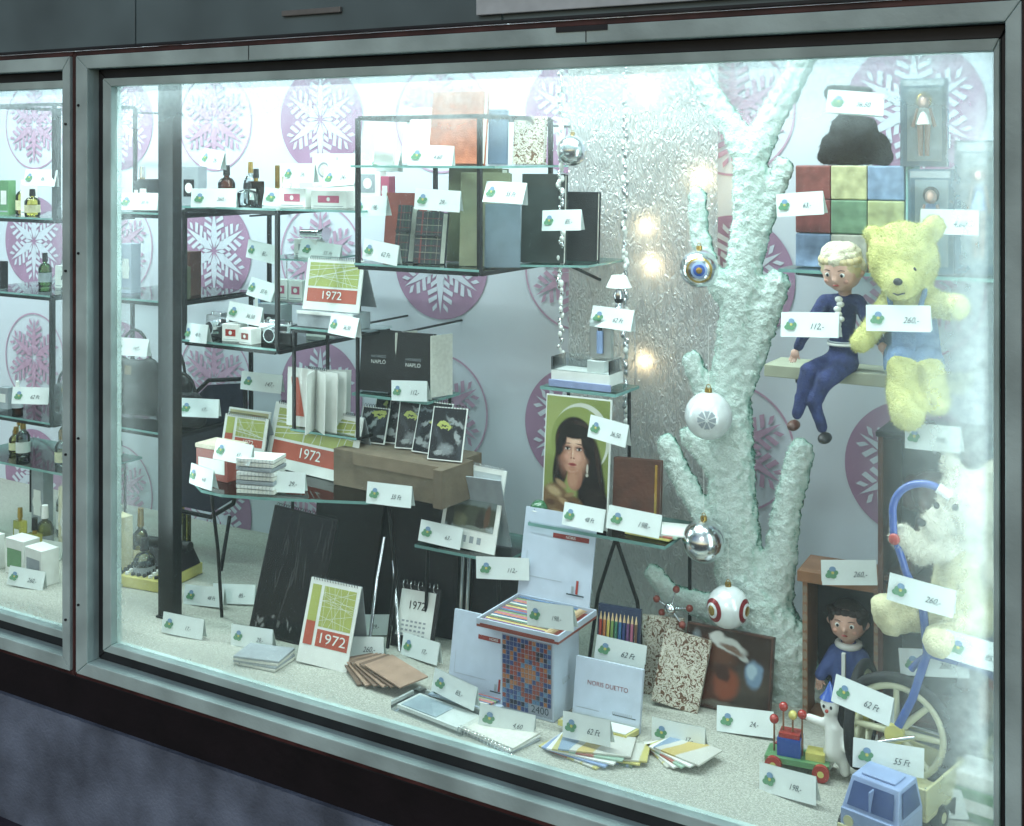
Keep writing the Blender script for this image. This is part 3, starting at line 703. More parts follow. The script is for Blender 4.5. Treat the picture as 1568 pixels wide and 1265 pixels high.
for k in range(6):
    T=Matrix.Translation((k*.022,-k*.004,.006+.005*k))@Matrix.Rotation(rad(-34+k*4),4,'Z')@Matrix.Rotation(rad(6),4,'Y'); b.box(-.07,.07,-.045,.045,-.002,.002,TAN if k%2 else M('tan_dark_cover',(112,92,78),.6),T=T)
b.obj((.69,.20,FZ+.006),0,bevel=.0006)
b=B('notepad_stack')
for k in range(4): b.box(-.065,.065,-.045,.045,.0065*k,.0065*k+.0055,GREY if k%2 else PAPER,T=Matrix.Rotation(rad(k*3-4),4,'Z'))
b.obj((.42,.12,FZ+.002),10,bevel=.0005)

# ---- pencils and art boxes
PCOL=[(166,64,56),(184,114,70),(196,180,96),(120,148,88),(64,116,92),(64,106,148),(52,66,116),(106,70,114),(166,94,120),(106,80,62),(70,70,74),(198,198,192)]
PM=[M('pencil_colour_%d'%i,c,.3,coat=.3) for i,c in enumerate(PCOL)]
LDR=M('label_dark_red',(132,48,44),.5)
def noris(b,w,h,y):
    b.rect(-w*.08,w*.42,h*.70,h*.755,y,LDR); b.text('NORIS',h*.045,w*.17,h*.727,y-.001,WHITE)
    b.box(w*.30,w*.33,y-.001,y,h*.12,h*.27,REDPT); b.box(w*.24,w*.27,y-.001,y,h*.12,h*.2,GREY)
    b.rect(w*.18,w*.42,h*.1,h*.115,y-.0012,INK)
    b.rect(-w*.42,w*.1,h*.22,h*.225,y,GREY); b.rect(-w*.42,-w*.415,h*.22,h*.5,y,GREY)
BOXW=M('bluish_white_box',(186,198,213),.4,var=.05)
b=B('mosaic_tile_game_box'); W,D,H=.145,.125,.185
b.box(0,W,0,D,0,H,BOXW)
TM=[M('tile_blue',(48,64,114),.3),M('tile_lightblue',(88,122,156),.3),M('tile_red',(136,62,50),.3),M('tile_orange',(160,104,66),.3),M('tile_dark',(40,40,56),.3)]
rr=random.Random(5); nx,nz=13,15
b.rect(.004,W-.004,.006,H-.004,-.0008,M('tile_grout',(150,156,170),.5))
for i in range(nx):
    for j in range(nz):
        if j<2 and i>6: continue
        s=(W-.012)/nx; q=(H-.014)/nz; cx=(i-nx/2)/nx; cz=(j-nz/2)/nz
        mi=TM[2 if abs(abs(cx)+abs(cz)-.35)<.07 else (3 if abs(cx)+abs(cz)<.16 else rr.choice([0,0,1,4,0,2,3]))]
        b.box(.006+i*s+.001,.006+(i+1)*s-.001,-.0022,-.001,.008+j*q+.001,.008+(j+1)*q-.001,mi)
b.text('2400',.024,W*.75,.02,-.0016,INK); b.text('LUX',.02,0,0,0,GREY,T=Matrix.Translation((W+.0008,.06,.08))@Matrix.Rotation(rad(90),4,'Z'))
b.obj((1.090,.205,FZ+.001),0,bevel=.0008)
b=B('coloured_pencil_set'); W,D=.225,.195
b.box(0,W,0,D,0,.006,REDC)
for x0,x1,y0,y1 in ((0,W,0,.004),(0,W,D-.004,D),(0,.004,.004,D-.004),(W-.004,W,.004,D-.004)): b.box(x0,x1,y0,y1,.006,.020,BOXW)
b.rect(.01,W-.01,.006,.010,-.0006,REDC)
for k in range(24):
    yy=.01+k*.0076; mt=PM[(k*7)%12]; b.cyl((.012,yy,.014),(W-.045,yy,.014),.0036,.0036,mt,6); b.cyl((W-.045,yy,.014),(W-.022,yy,.014),.0036,.0008,M('sharpened_wood',(194,168,130),.6),6)
T=Matrix.Translation((0,D,.02))@Matrix.Rotation(rad(-12),4,'X')
b.box(0,W-.02,-.002,.002,0,.215,BOXW,T=T)
bb=B('lid'); noris(bb,W-.02,.215,0); b.add([(x+ (W-.02)/2,y_-.003,z) for x,y_,z in bb.v],bb.f,WHITE,T=T)
n0=len(b.f)-len(bb.f)
for i,mi_ in enumerate(bb.m): b.m[n0+i]=b.mi(bb.mats[mi_])
b.obj((1.025,.20,FZ+.187),0)
b=B('pencil_box'); b.box(-.09,.09,-.004,.004,0,.19,BOXW); noris(b,.18,.19,-.0046)
b.box(-.09,.09,-.09,-.006,0,.004,BOXW)
for k in range(9): b.cyl((-.08,-.015-.008*k,.008),(.07,-.015-.008*k,.008),.0035,.0035,PM[(k*5)%12],6)
b.obj((1.01,.235,FZ+.001),0,-10)
b=B('clear_plastic_case'); b.box(-.11,.11,-.05,.05,0,.022,CLEARP); b.box(-.10,.10,-.04,.04,.004,.012,WHITE); b.box(-.09,.02,-.035,.03,.0125,.014,M('pale_blue_card',(170,184,192),.5)); b.obj((.985,.10,FZ+.001),-8)
b=B('coil_binder')
for k in range(3): b.box(-.09,.07,-.05,.05,.005*k,.005*k+.004,[GREY,WHITE,PAPER][k],T=Matrix.Rotation(rad(k*5-6),4,'Z'))
for i in range(16): b.torus((-.085+.0105*i,-.053,.009),.008,.001,SILVER,'x',12,5)
b.obj((1.17,.085,FZ+.001),-12)
def duet(b,w,h,y):
    b.text('NORIS DUETTO',.0145,0,h*.62,y,LDR); b.rect(w*.1,w*.44,h*.2,h*.215,y,INK); b.rect(-w*.44,-w*.1,h*.2,h*.21,y,GREY)
    for i in range(10): b.rect(w*.1+i*w*.03,w*.11+i*w*.03,h*.2,h*.26,y-.0005,GREY)
b=B('crayon_box'); b.box(-.085,.085,-.005,.005,0,.14,BOXW); duet(b,.17,.14,-.0056); b.box(-.085,.085,-.08,-.006,0,.012,YELPT); b.box(-.08,.08,-.075,-.01,.0125,.014,WHITE); b.obj((1.345,.255,FZ+.001),2,-10)
COV=[PRINT('cover_%d'%i,c0,[(-.04,0,.03,1,20,.05,c1),(.05,0,.012,1,-30,.2,c2),(.02,0,.008,1,10,.1,c2),(-.07,0,.01,1,0,.1,c2)],.006,20) for i,(c0,c1,c2) in enumerate((((190,182,112),(166,98,82),(200,200,190)),((130,148,178),(196,198,190),(100,120,96)),((152,180,162),(186,180,124),(164,98,88)),((196,196,188),(130,150,172),(190,170,108))))]
def mags(name,cols,loc,w=.17,d=.11,yaw=0):
    b=B(name); z=0
    for k,c in enumerate(cols):
        T=Matrix.Rotation(rad(-10+7*k),4,'Z')@Matrix.Translation((.010*k,0,0)); b.box(-w/2,w/2,-d/2,d/2,z,z+.004,c,T=T); z+=.0046
    b.obj(loc,yaw,bevel=.0005)
mags('magazine_pile',[COV[0],LBLUE,WHITE,COV[2],COV[3]],(1.35,.115,FZ+.001),.16,.09)
mags('magazine_pile',[COV[1],YELPT,COV[0]],(1.43,.14,FZ+.001),.10,.08,15)
mags('greeting_cards',[COV[0],WHITE,COV[2],WHITE,COV[3]],(1.53,.215,FZ+.001),.12,.09,-30)
mags('magazine_pile',[YELPT,COV[2],WHITE],(1.36,.50,.781),.12,.1,8)
b=B('coloured_pencil_set'); b.box(-.055,.055,-.005,.005,0,.215,M('pencil_pack_blue',(46,58,84),.4))
for k in range(10): b.cyl((-.046+.0102*k,-.009,.09),(-.046+.0102*k,-.009,.18),.004,.004,PM[k],6); b.cyl((-.046+.0102*k,-.009,.18),(-.046+.0102*k,-.009,.198),.004,.0008,MC['sharpened_wood'],6)
b.rect(-.05,.05,.02,.08,-.0058,M('label_teal',(60,110,126),.4)); b.obj((1.30,.40,FZ+.001),6,-8)
board('patterned_notebook',.105,.185,.015,PAIS,(1.395,.47,FZ+.001),8,-10,-3)
board('patterned_notebook',.115,.17,.015,PAIS,(1.445,.42,FZ+.003),8,-16,8)
GEESE=PRINT('dark_bird_photo',(40,27,26),[(-.06,.05,.05,.05,0,.5,(84,46,34)),(.06,.06,.05,.05,0,.5,(66,58,52)),(-.03,.13,.05,.03,10,.4,(92,56,42)),(.0,.06,.03,.035,20,.3,(128,64,42)),(-.01,.085,.02,.016,40,.3,(60,30,26)),(.065,.095,.022,.03,0,.25,(112,138,162)),(.06,.10,.012,.018,0,.3,(160,184,198)),(.0,.15,.045,.016,15,.25,(196,200,196)),(-.03,.162,.018,.012,-10,.3,(210,212,208)),(.035,.13,.018,.008,40,.25,(170,176,174)),(.01,.142,.03,.007,20,.4,(120,96,84)),(-.08,.14,.012,.03,0,.4,(120,128,134)),(.0,.012,.09,.008,0,.5,(96,88,80))],.008,40,.22)
board('photo_album',.215,.185,.02,BROWN,(1.555,.47,FZ+.001),2,-12,0,lambda b,w,h,y: b.rect(-w/2+.004,w/2-.004,.004,h-.004,y,GEESE))
# portrait calendar
sk=(196,152,130); sh=(148,104,86); hi=(216,182,158); hr=(28,22,22)
PL=[(.06,.18,.06,.16,0,.5,(118,130,72)),(-.07,.05,.05,.12,0,.6,(122,134,76)),(-.07,.25,.05,.06,0,.7,(150,160,100)),
 (.012,.215,.080,.088,0,.02,(196,200,188)),(.004,.207,.078,.086,0,.02,(132,144,82)),
 (-.008,.205,.054,.062,0,.06,hr),(-.042,.145,.022,.07,8,.15,hr),(.044,.145,.030,.085,-10,.15,hr),(.045,.085,.040,.07,0,.15,hr),(.02,.240,.03,.012,20,.7,(58,44,40)),(.060,.16,.005,.05,-10,.8,(54,42,38)),(-.05,.16,.004,.04,6,.8,(54,42,38)),
 (.062,.04,.04,.06,-10,.15,(36,26,26)),(.02,.03,.03,.04,0,.3,(30,22,22)),
 (-.002,.116,.021,.034,0,.12,sh),(-.008,.108,.014,.02,0,.5,(176,132,108)),
 (-.055,.040,.044,.055,-12,.12,(114,90,64)),(-.01,.032,.045,.036,30,.15,(106,80,56)),(-.06,.075,.02,.010,20,.5,(172,150,114)),(-.03,.05,.02,.007,30,.5,(160,134,100)),(-.07,.045,.016,.008,0,.5,(84,60,44)),(-.045,.02,.02,.008,10,.5,(162,138,104)),(.0,.042,.016,.007,40,.5,(70,50,38)),(-.02,.015,.012,.008,0,.5,(80,56,42)),(-.04,.095,.018,.007,30,.4,(152,126,94)),(-.015,.07,.014,.005,-20,.5,(142,116,84)),
 (-.010,.178,.034,.047,0,.06,sk),(-.011,.148,.024,.022,0,.10,sk),(-.038,.168,.012,.040,-8,.8,sh),(.018,.158,.012,.034,10,.9,(174,130,108)),(-.006,.206,.020,.010,0,.9,hi),(.004,.165,.009,.009,0,.9,(204,158,138)),(-.026,.165,.008,.008,0,.9,(198,148,128)),(-.010,.134,.016,.006,0,.9,(170,124,102)),
 (-.008,.230,.042,.019,0,.15,hr),(-.044,.20,.013,.038,14,.2,hr),(.028,.20,.014,.040,-14,.2,hr),
 (-.026,.187,.011,.0065,0,.7,(128,90,78)),(.007,.187,.011,.0065,0,.7,(128,90,78)),
 (-.026,.1850,.0068,.0028,0,.3,(196,190,184)),(.007,.1850,.0068,.0028,0,.3,(196,190,184)),(-.0255,.1855,.0034,.0034,0,.3,(40,32,30)),(.0075,.1855,.0034,.0034,0,.3,(40,32,30)),
 (-.026,.1890,.0092,.0013,-3,.4,hr),(.007,.1890,.0092,.0013,3,.4,hr),(-.028,.1985,.0105,.0013,-6,.6,(60,42,36)),(.009,.1985,.0105,.0013,6,.6,(60,42,36)),
 (-.0105,.175,.0022,.014,0,.9,hi),(-.0145,.174,.0022,.012,0,.9,(172,128,106)),(-.0145,.1625,.0026,.0018,0,.7,(128,84,70)),(-.0070,.1625,.0026,.0018,0,.7,(128,84,70)),
 (-.0105,.1465,.0115,.0040,0,.3,(148,68,66)),(-.0105,.1465,.010,.0008,0,.5,(100,40,42)),(-.0105,.1400,.008,.002,0,.8,(160,116,98)),
 (.032,.140,.0030,.012,0,.3,(190,184,172)),(.032,.124,.004,.004,0,.3,(180,176,164))]
PORT=PRINT('portrait_photo',(138,150,88),PL,.0012,260,.25)
b=B('portrait_calendar'); b.box(-.0925,.0925,-.003,.003,0,.318,WHITE); b.rect(-.0895,.0895,.003,.315,-.0036,PORT); b.obj((1.148,.47,.779),2,-5)
b=B('leather_portfolio'); b.box(-.06,.06,-.012,-.009,0,.17,BROWN); b.box(-.06,.06,.009,.012,0,.17,BROWN); b.box(-.063,-.06,-.012,.012,0,.17,BROWN); b.box(-.056,.056,-.0085,.0085,.004,.166,PAPER); b.box(.045,.052,-.014,-.0125,.01,.16,GOLD); b.obj((1.30,.52,.779),10,-6,bevel=.001)
b=B('green_ball'); b.sph((0,0,0),.024,M('green_glass_ball',(50,100,66),.15,coat=.5)); b.torus((0,0,0),.024,.0015,WHITE,'z'); b.obj((1.05,.46,.803))
b=B('polystyrene_box'); b.box(-.085,.085,-.04,.04,0,.03,WHITE); b.box(-.09,.09,-.045,-.0402,-.012,.006,M('blue_rim',(140,152,190),.5))
for x0,x1,y0,y1 in ((-.085,.085,-.04,-.034),(-.085,.085,.034,.04),(-.085,-.079,-.034,.034),(.079,.085,-.034,.034)): b.box(x0,x1,y0,y1,.03,.065,CLEARP)
b.box(.01,.06,-.02,.02,.0305,.06,WHITE); b.obj((1.14,.555,1.125),0,bevel=.001)
b=B('boxed_vial'); b.box(-.028,.028,-.015,.015,0,.10,CLEARP); b.box(-.028,.028,-.008,.012,0,.1,WHITE); b.cyl((0,-.012,.012),(0,-.012,.07),.009,.009,LBLUE,14); b.cyl((0,-.012,.07),(0,-.012,.085),.006,.004,BLACK,12); b.obj((1.18,.56,1.192),6)
b=B('table_lamp_ornament'); b.lathe([(.0,0),(.03,0),(.032,.006),(.01,.012),(.008,.03),(.016,.045),(.006,.062),(.006,.07)],SILVER); b.lathe([(.034,.066),(.020,.095),(.018,.097),(.006,.07)],WHITE); b.sph((0,0,.035),(.012,.012,.014),DARK,14,10); b.obj((1.21,.60,1.305))
b=B('glass_riser'); b.box(-.035,.035,-.03,.03,.108,.112,SHELFG)
for x in (-.033,.033): b.cyl((x,.028,-.075),(x,.028,.108),.0015,.0015,SILVER,6)
b.obj((1.21,.6,1.19))

# ------------------------------------------------------------------ cosmetics on left shelves
def bottle(x,y,z,r,h,m,cap=None,lab=True,square=False):
    b=B('perfume_bottle')
    if square: b.box(-r,r,-r*.6,r*.6,0,h*.66,m); b.cyl((0,0,h*.66),(0,0,h*.74),r*.3,r*.3,GOLD,14)
    else: b.lathe([(0,0),(r*.9,0),(r,h*.05),(r,h*.55),(r*.7,h*.66),(r*.3,h*.7),(r*.3,h*.75)],m)
    b.cyl((0,0,h*.74),(0,0,h),r*.42,r*.36,cap or BLACK,16)
    if lab and square: b.rect(-r*.6,r*.6,h*.15,h*.45,-r*.6-.0008,WHITE)
    if lab and not square: b.cyl((0,0,h*.14),(0,0,h*.42),r*1.02,r*1.02,TG.choice([WHITE,CREAM,GREY]),18,False)
    b.obj((x,y,z),TG.uniform(-10,10),bevel=.002 if square else 0)
T1=1.552+.0125
bottle(-.03,.45,T1,.026,.12,BOTTLE,BLACK); bottle(.02,.50,T1,.02,.13,GLASSCL,GOLD); bottle(.10,.40,T1,.03,.07,GLASSCL,BLACK,False); bottle(.07,.47,T1,.022,.11,BOTTLE,BLACK,square=True)
def smallbox(x,y,z,w,h,d,m,lab=None,yaw=0,name='cosmetics_box'):
    b=B(name); b.box(-w/2,w/2,-d/2,d/2,0,h,m)
    if lab: b.rect(-w*.3,w*.3,h*.3,h*.7,-d/2-.0008,lab); b.disc(0,h*.5,h*.12,h*.12,-d/2-.0016,WHITE,14)
    b.rect(-w*.42,w*.42,h*.08,h*.12,-d/2-.0008,GREY)
    b.obj((x,y,z),yaw,bevel=.0008)
smallbox(.13,.52,T1,.035,.12,.03,GOLD); smallbox(.175,.5,T1,.05,.125,.03,WHITE,GOLD,10)
smallbox(.245,.45,T1,.10,.055,.04,WHITE,PINK); smallbox(.37,.46,T1,.12,.05,.04,WHITE,PINK,5); smallbox(.30,.6,T1,.10,.135,.03,WHITE,None,0); smallbox(.40,.6,T1,.09,.135,.03,WHITE,GREY,0); smallbox(.50,.55,T1+.0,.03,.09,.03,PINK,WHITE)
plate('glass_shelf_plate',[(.262,.36),(.545,.36),(.545,.72),(.262,.72)],T1-.0005,th=.006)
b=B('soap_box'); b.box(-.09,.09,-.02,.02,-.0545,-.001,WHITE)
for x in (-.05,.05): b.box(x-.045,x+.045,-.02,.02,0,.10,WHITE); b.ring(x,.05,.018,.024,-.0212,GREY,24); b.disc(x,.05,.012,.016,-.0214,M('cameo_cream',(206,198,184),.5),18)
b.obj((.24,.66,T1+.055))
T3=1.156+.0125
def camera_(x,y,z,yaw=0,s=1.):
    b=B('photo_camera'); b.box(-.06*s,.06*s,-.015*s,.018*s,0,.035*s,BLACK); b.box(-.06*s,.06*s,-.016*s,.019*s,.0352*s,.062*s,SILVER); b.box(-.02*s,.02*s,-.017*s,.01*s,.0622*s,.074*s,SILVER)
    b.cyl((0,-.016*s,.03*s),(0,-.045*s,.03*s),.024*s,.022*s,SILVER,24); b.cyl((0,-.0452*s,.03*s),(0,-.0456*s,.03*s),.018*s,.018*s,DARK,24); b.rect(.02*s,.045*s,.042*s,.056*s,-.0168*s,DARK)
    for q in (-.045,.045): b.cyl((q*s,0,.0622*s),(q*s,0,.07*s),.008*s,.008*s,SILVER,14)
    b.obj((x,y,z),yaw,bevel=.0015)
camera_(-.04,.44,T3,-12); camera_(.20,.42,T3,5,.95); camera_(.02,.58,T3,0,.9)
smallbox(.05,.40,T3,.06,.05,.04,WHITE,REDPT,8); smallbox(.13,.38,T3,.05,.045,.04,WHITE,REDC,-6); smallbox(.10,.52,T3,.09,.10,.05,GREY,DARK); smallbox(.21,.6,T3,.08,.12,.04,WHITE,GREENPT); smallbox(-.02,.62,T3,.07,.14,.04,WHITE,BLUEINK)
b=B('portable_radio'); b.box(-.05,.05,-.018,.018,0,.055,DARK); b.box(-.052,.052,-.019,.019,.0555,.06,SILVER); b.rect(-.01,.045,.012,.046,-.019,SILVER); b.cyl((-.028,-.018,.028),(-.028,-.022,.028),.016,.016,SILVER,22); b.obj((.16,.45,T3),4,bevel=.001)
b=B('glass_riser'); b.box(-.11,.11,-.06,.06,.10,.106,SHELFG)
for x in (-.1,.1): b.cyl((x,.05,0),(x,.05,.238),.002,.002,SILVER,8)
b.obj((.15,.58,T3))
for x in (.08,.14,.21): smallbox(x,.58,T3+.1065,.05,.06,.03,[WHITE,GREY,WHITE][int(x*100)%3],PINK,5)
smallbox(.15,.62,T3+.24,.09,.05,.04,WHITE,GREY)
b=B('electric_torch'); b.cyl((-.04,0,.02),(.03,0,.02),.012,.013,SILVER,18); b.cyl((.03,0,.02),(.055,0,.02),.013,.022,SILVER,20); b.obj((.16,.62,T3+.287),0)
plate('glass_shelf_plate',[(.05,.5),(.25,.5),(.25,.72),(.05,.72)],T3+.238,th=.005)
def handbag(x,y,z,w,h,m,yaw=0,name='leather_handbag'):
    p=empty(name,(x,y,z)); p.rotation_euler[2]=rad(yaw)
    blob('body',[((-w*.35,0,h*.2),h*.2,(w*.35,0,h*.2),h*.2),((-w*.3,0,h*.5),h*.16,(w*.3,0,h*.5),h*.16),((-w*.35,0,h*.2),h*.2,(-w*.28,0,h*.55),h*.14),((w*.35,0,h*.2),h*.2,(w*.28,0,h*.55),h*.14)],m,.006,4,p,flat=.55)
    b=B('handle'); b.tube([(w*.3*math.cos(a),0,h*.6+h*.4*math.sin(a)) for a in [math.pi*i/10 for i in range(11)]],.005,m,8); b.obj(parent=p)
    b=B('clasp'); b.box(-.012,.012,-h*.14,-h*.12,h*.5,h*.6,GOLD); b.obj(parent=p,bevel=.001); return p
handbag(-.50,.52,.865,.20,.28,BLACK,10); handbag(-.36,.56,.865,.18,.22,BLACK,-10); handbag(-.24,.47,.865,.16,.17,BLACK,15)
bottle(-.50,.55,1.5375,.03,.14,BLACK,SILVER,square=True); smallbox(-.42,.5,1.5375,.05,.1,.04,DARK,WHITE); smallbox(-.34,.62,1.5375,.08,.14,.04,GREY,DARK)
smallbox(-.50,.5,1.2675,.05,.16,.04,M('lilac_box',(160,170,190),.5),WHITE); smallbox(-.42,.6,1.2675,.06,.12,.04,DARK,GREY); smallbox(-.30,.55,1.2675,.08,.14,.05,BROWN,OLIVE); smallbox(-.24,.46,1.2675,.05,.10,.05,OLIVE,WHITE)
b=B('folding_chair'); NV=M('navy_vinyl',(34,36,54),.35,var=.15,bump=.2)
cp=[(-.17,.02),(-.19,.10),(-.16,.30),(-.05,.40),(.10,.42),(.13,.20),(.10,.05),(.02,-.0),(-.10,.0)]
b.poly(cp,-.002,NV); b.poly(cp[::-1],.004,NV)
b.tube([(-.18,0,.0),(-.20,0,.10),(-.17,0,.31),(-.05,0,.415),(.11,0,.435),(.145,0,.20),(.11,0,.04),(.02,0,-.015),(-.1,0,-.015),(-.18,0,.0)],.007,BLACKM)
b.tube([(-.12,0,-.01),(-.16,-.06,-.155)],.006,BLACKM); b.tube([(.10,0,.0),(.14,-.06,-.155)],.006,BLACKM); b.obj((-.28,.62,FZ+.165),0,-8)
b=B('portable_typewriter'); b.box(-.13,.13,-.10,.10,0,.035,YELPT); b.add([(-.13,-.02,.036),(.13,-.02,.036),(.13,.09,.036),(-.13,.09,.036),(-.11,.02,.085),(.11,.02,.085),(.11,.08,.085),(-.11,.08,.085)],[(0,1,5,4),(1,2,6,5),(2,3,7,6),(3,0,4,7),(4,5,6,7)],DARK)
b.cyl((-.12,.05,.095),(.12,.05,.095),.016,.016,BLACK,18)
for r_ in range(4):
    for c in range(10): b.cyl((-.1+c*.022,-.085+r_*.018,.036),(-.1+c*.022,-.085+r_*.018,.043+r_*.003),.007,.006,WHITE if c%4==0 else BLACK,10)
b.obj((-.33,.42,FZ+.001),8,bevel=.003)
TL=random.Random(21)
LG=[GLASSGR,GLASSTL,GLASSCL,GLASSTL,GLASSCL,BOTTLE]
for zz,n in ((1.5095,6),(1.2575,4),(.8425,4)):
    for k in range(n):
        x=-1.05+.055*k if zz>1.5 else -1.06+.085*k; y=TL.uniform(.42,.6)
        if k%2==0: smallbox(x,y,zz,.05,TL.uniform(.07,.14),.03,TL.choice([WHITE,GREY,GOLD,DARK,ORANGE,GREENPT]),WHITE)
        else: bottle(x,y,zz,TL.uniform(.016,.026),TL.uniform(.07,.12),TL.choice(LG),TL.choice([BLACK,GOLD,WHITE]))
for k in range(18):
    x=-1.15+.05*k+TL.uniform(-.01,.01); y=TL.uniform(.3,.7)
    if k%3==0: smallbox(x,y,FZ+.001,.07,TL.uniform(.12,.24),.04,TL.choice([GREENPT,CREAM,GREY,CLOVE,WHITE]),WHITE,TL.uniform(-15,15))
    else: bottle(x,y,FZ+.001,TL.uniform(.02,.035),TL.uniform(.12,.22),TL.choice(LG[:5]),TL.choice([BLACK,GOLD,WHITE]),square=TL.random()<.4)
for k in range(5):
    b=B('boxed_glassware'); w=.09; b.box(-w/2,w/2,-.03,.03,0,.11,WHITE); b.rect(-w*.4,w*.4,.02,.08,-.0306,TL.choice([GREENPT,BLUEINK,GREY])); b.obj((-1.1+.13*k,.22+.03*(k%2),FZ+.001),TL.uniform(-10,10),bevel=.001)
plate('glass_display_stand',[(-1.3,.45),(-.72,.45),(-.72,.75),(-1.3,.75)],.655,legs=[[(-1.25,.7,.65),(-1.25,.7,FZ)],[(-.75,.7,.65),(-.75,.7,FZ)]])
for k in range(7): bottle(-1.22+.075*k,TL.uniform(.5,.68),.656,.024,TL.uniform(.09,.15),TL.choice(LG[:5]),GOLD)
handbag(-.80,.5,.8425,.14,.15,BLACK,10)

# ------------------------------------------------------------------ toys
b=B('picture_cube_puzzle'); cols=[[(120,140,170),(178,178,166),(158,112,98)],[(118,62,60),(104,134,106),(166,172,124)],[(120,64,60),(180,180,136),(126,148,176)]]
for j in range(3):
    for i in range(3):
        mm=M('cube_face_%d%d'%(i,j),cols[j][i],.5,var=.3,scale=34); b.box(.0865*i,.0865*i+.085,0,.08,.0815*j,.0815*j+.08,mm)
b.box(.2602,.275,.0,.08,0,.243,M('teal_edge',(130,172,166),.5)); b.obj((1.682,.60,1.448),0,bevel=.003)
p=empty('black_plush_hat',(1.815,.64,1.693))
BLKF=M('black_felt',(24,24,26),.95,var=.4,bump=1.,scale=50)
o=blob('dome',[((-.070,0,.02),.022,(.070,0,.02),.022),((-.055,0,.045),.030,(.055,0,.045),.030),((-.030,0,.085),.032,(.022,0,.085),.032),((0,0,.05),.05,(-.014,0,.115),.026)],BLKF,.006,3,p,.008,.03,.7)
fuzz(o,3000,.006,.0008,BLKF,8)
blob('bow',[((-.02,0,.138),.016,(-.055,0,.172),.022),((-.02,0,.138),.016,(.025,0,.165),.020),((-.055,0,.172),.022,(.025,0,.168),.020)],BLKF,.005,3,p,flat=.5)
def dollpack(x,y,z,w,h):
    b=B('boxed_fashion_doll'); PB_=M('package_blue',(120,152,174),.4,var=.15,scale=20); b.box(-w/2,w/2,.0,.03,0,h,PB_)
    b.rect(-w*.38,w*.38,h*.06,h*.9,-.0006,M('package_inner',(180,194,202),.5)); b.box(-w/2,w/2,-.025,-.001,0,h,CLEARP)
    b.rect(-w*.45,w*.45,h*.92,h*.985,-.0262,GREY)
    b.sph((0,-.012,h*.74),(.014,.012,.017),SKIN,14,10); b.sph((0,-.008,h*.755),(.018,.012,.019),HAIRD if z<1.6 else GOLD,14,10); b.sph((0,-.021,h*.74),(.010,.006,.013),SKIN,12,8)
    b.cyl((0,-.012,h*.48),(0,-.012,h*.67),.02,.011,LBLUE if z<1.6 else WHITE,14)
    for s in (-1,1): b.cyl((s*.012,-.012,h*.66),(s*.024,-.014,h*.45),.005,.004,SKIN,8); b.cyl((s*.008,-.012,h*.48),(s*.007,-.012,h*.12),.007,.005,SKIN,8)
    b.obj((x,y,z),6)
dollpack(1.985,.60,1.69,.10,.2); dollpack(2.005,.58,1.449,.095,.235); dollpack(2.10,.62,1.449,.1,.3)

p=empty('sailor_doll')
H=Vector((1.838,.46,1.258))
blob('suit',[ (H,.034,(1.838,.46,1.33),.028),((1.838,.46,1.33),.028,(1.838,.46,1.375),.032),
  ((1.805,.455,1.385),.019,(1.872,.455,1.387),.019),
  ((1.800,.452,1.385),.018,(1.772,.43,1.335),.015),((1.772,.43,1.335),.015,(1.750,.415,1.285),.012),
  ((1.876,.452,1.386),.018,(1.905,.44,1.345),.015),((1.905,.44,1.345),.015,(1.93,.42,1.31),.012),
  ((1.822,.45,1.252),.025,(1.782,.385,1.235),.020),((1.782,.385,1.235),.020,(1.760,.375,1.140),.013),
  ((1.852,.45,1.252),.025,(1.825,.375,1.222),.020),((1.825,.375,1.222),.020,(1.798,.375,1.170),.016),((1.798,.375,1.170),.016,(1.815,.38,1.115),.012)],NAVY,.0045,3,p,.005,.02)
b=B('belt'); b.torus((1.838,.46,1.292),.0325,.0035,WHITE,'z'); b.torus((1.838,.46,1.297),.0325,.0025,GREY,'z'); b.obj(parent=p)
b=B('ruffle')
for k in range(7): b.sph((1.838+.004*math.sin(k*2),.427,1.395-.011*k),(.009,.005,.007),WHITE,10,8)
b.obj(parent=p)
b=B('shoes'); b.sph((1.756,.362,1.117),(.013,.026,.012),BROWN,14,10); b.sph((1.826,.362,1.097),(.014,.028,.012),BLACK,14,10); b.obj(parent=p)
def dollhand(b,c,d,m,s=1.):
    c=Vector(c);d=Vector(d).normalized(); b.sph(c,(.010*s,.007*s,.011*s),m,12,8)
    side=d.cross(Vector((0,1,0))).normalized()
    for k,L in enumerate((.012,.015,.014,.011)):
        q=c+side*(k-1.5)*.0045*s+d*.006*s; b.cyl(q,q+d*L*s*.6,.0022*s,.002*s,m,7); b.cyl(q+d*L*s*.6,q+d*L*s+Vector((0,-.003*s,0)),.002*s,.0016*s,m,7)
    b.cyl(c+side*.008*s,c+side*.014*s+d*.008*s,.0025*s,.002*s,m,7)
b=B('hands'); dollhand(b,(1.743,.41,1.268),(-.3,-.2,-1),SKIN); dollhand(b,(1.938,.412,1.298),(.6,-.2,-.8),SKIN); b.obj(parent=p)
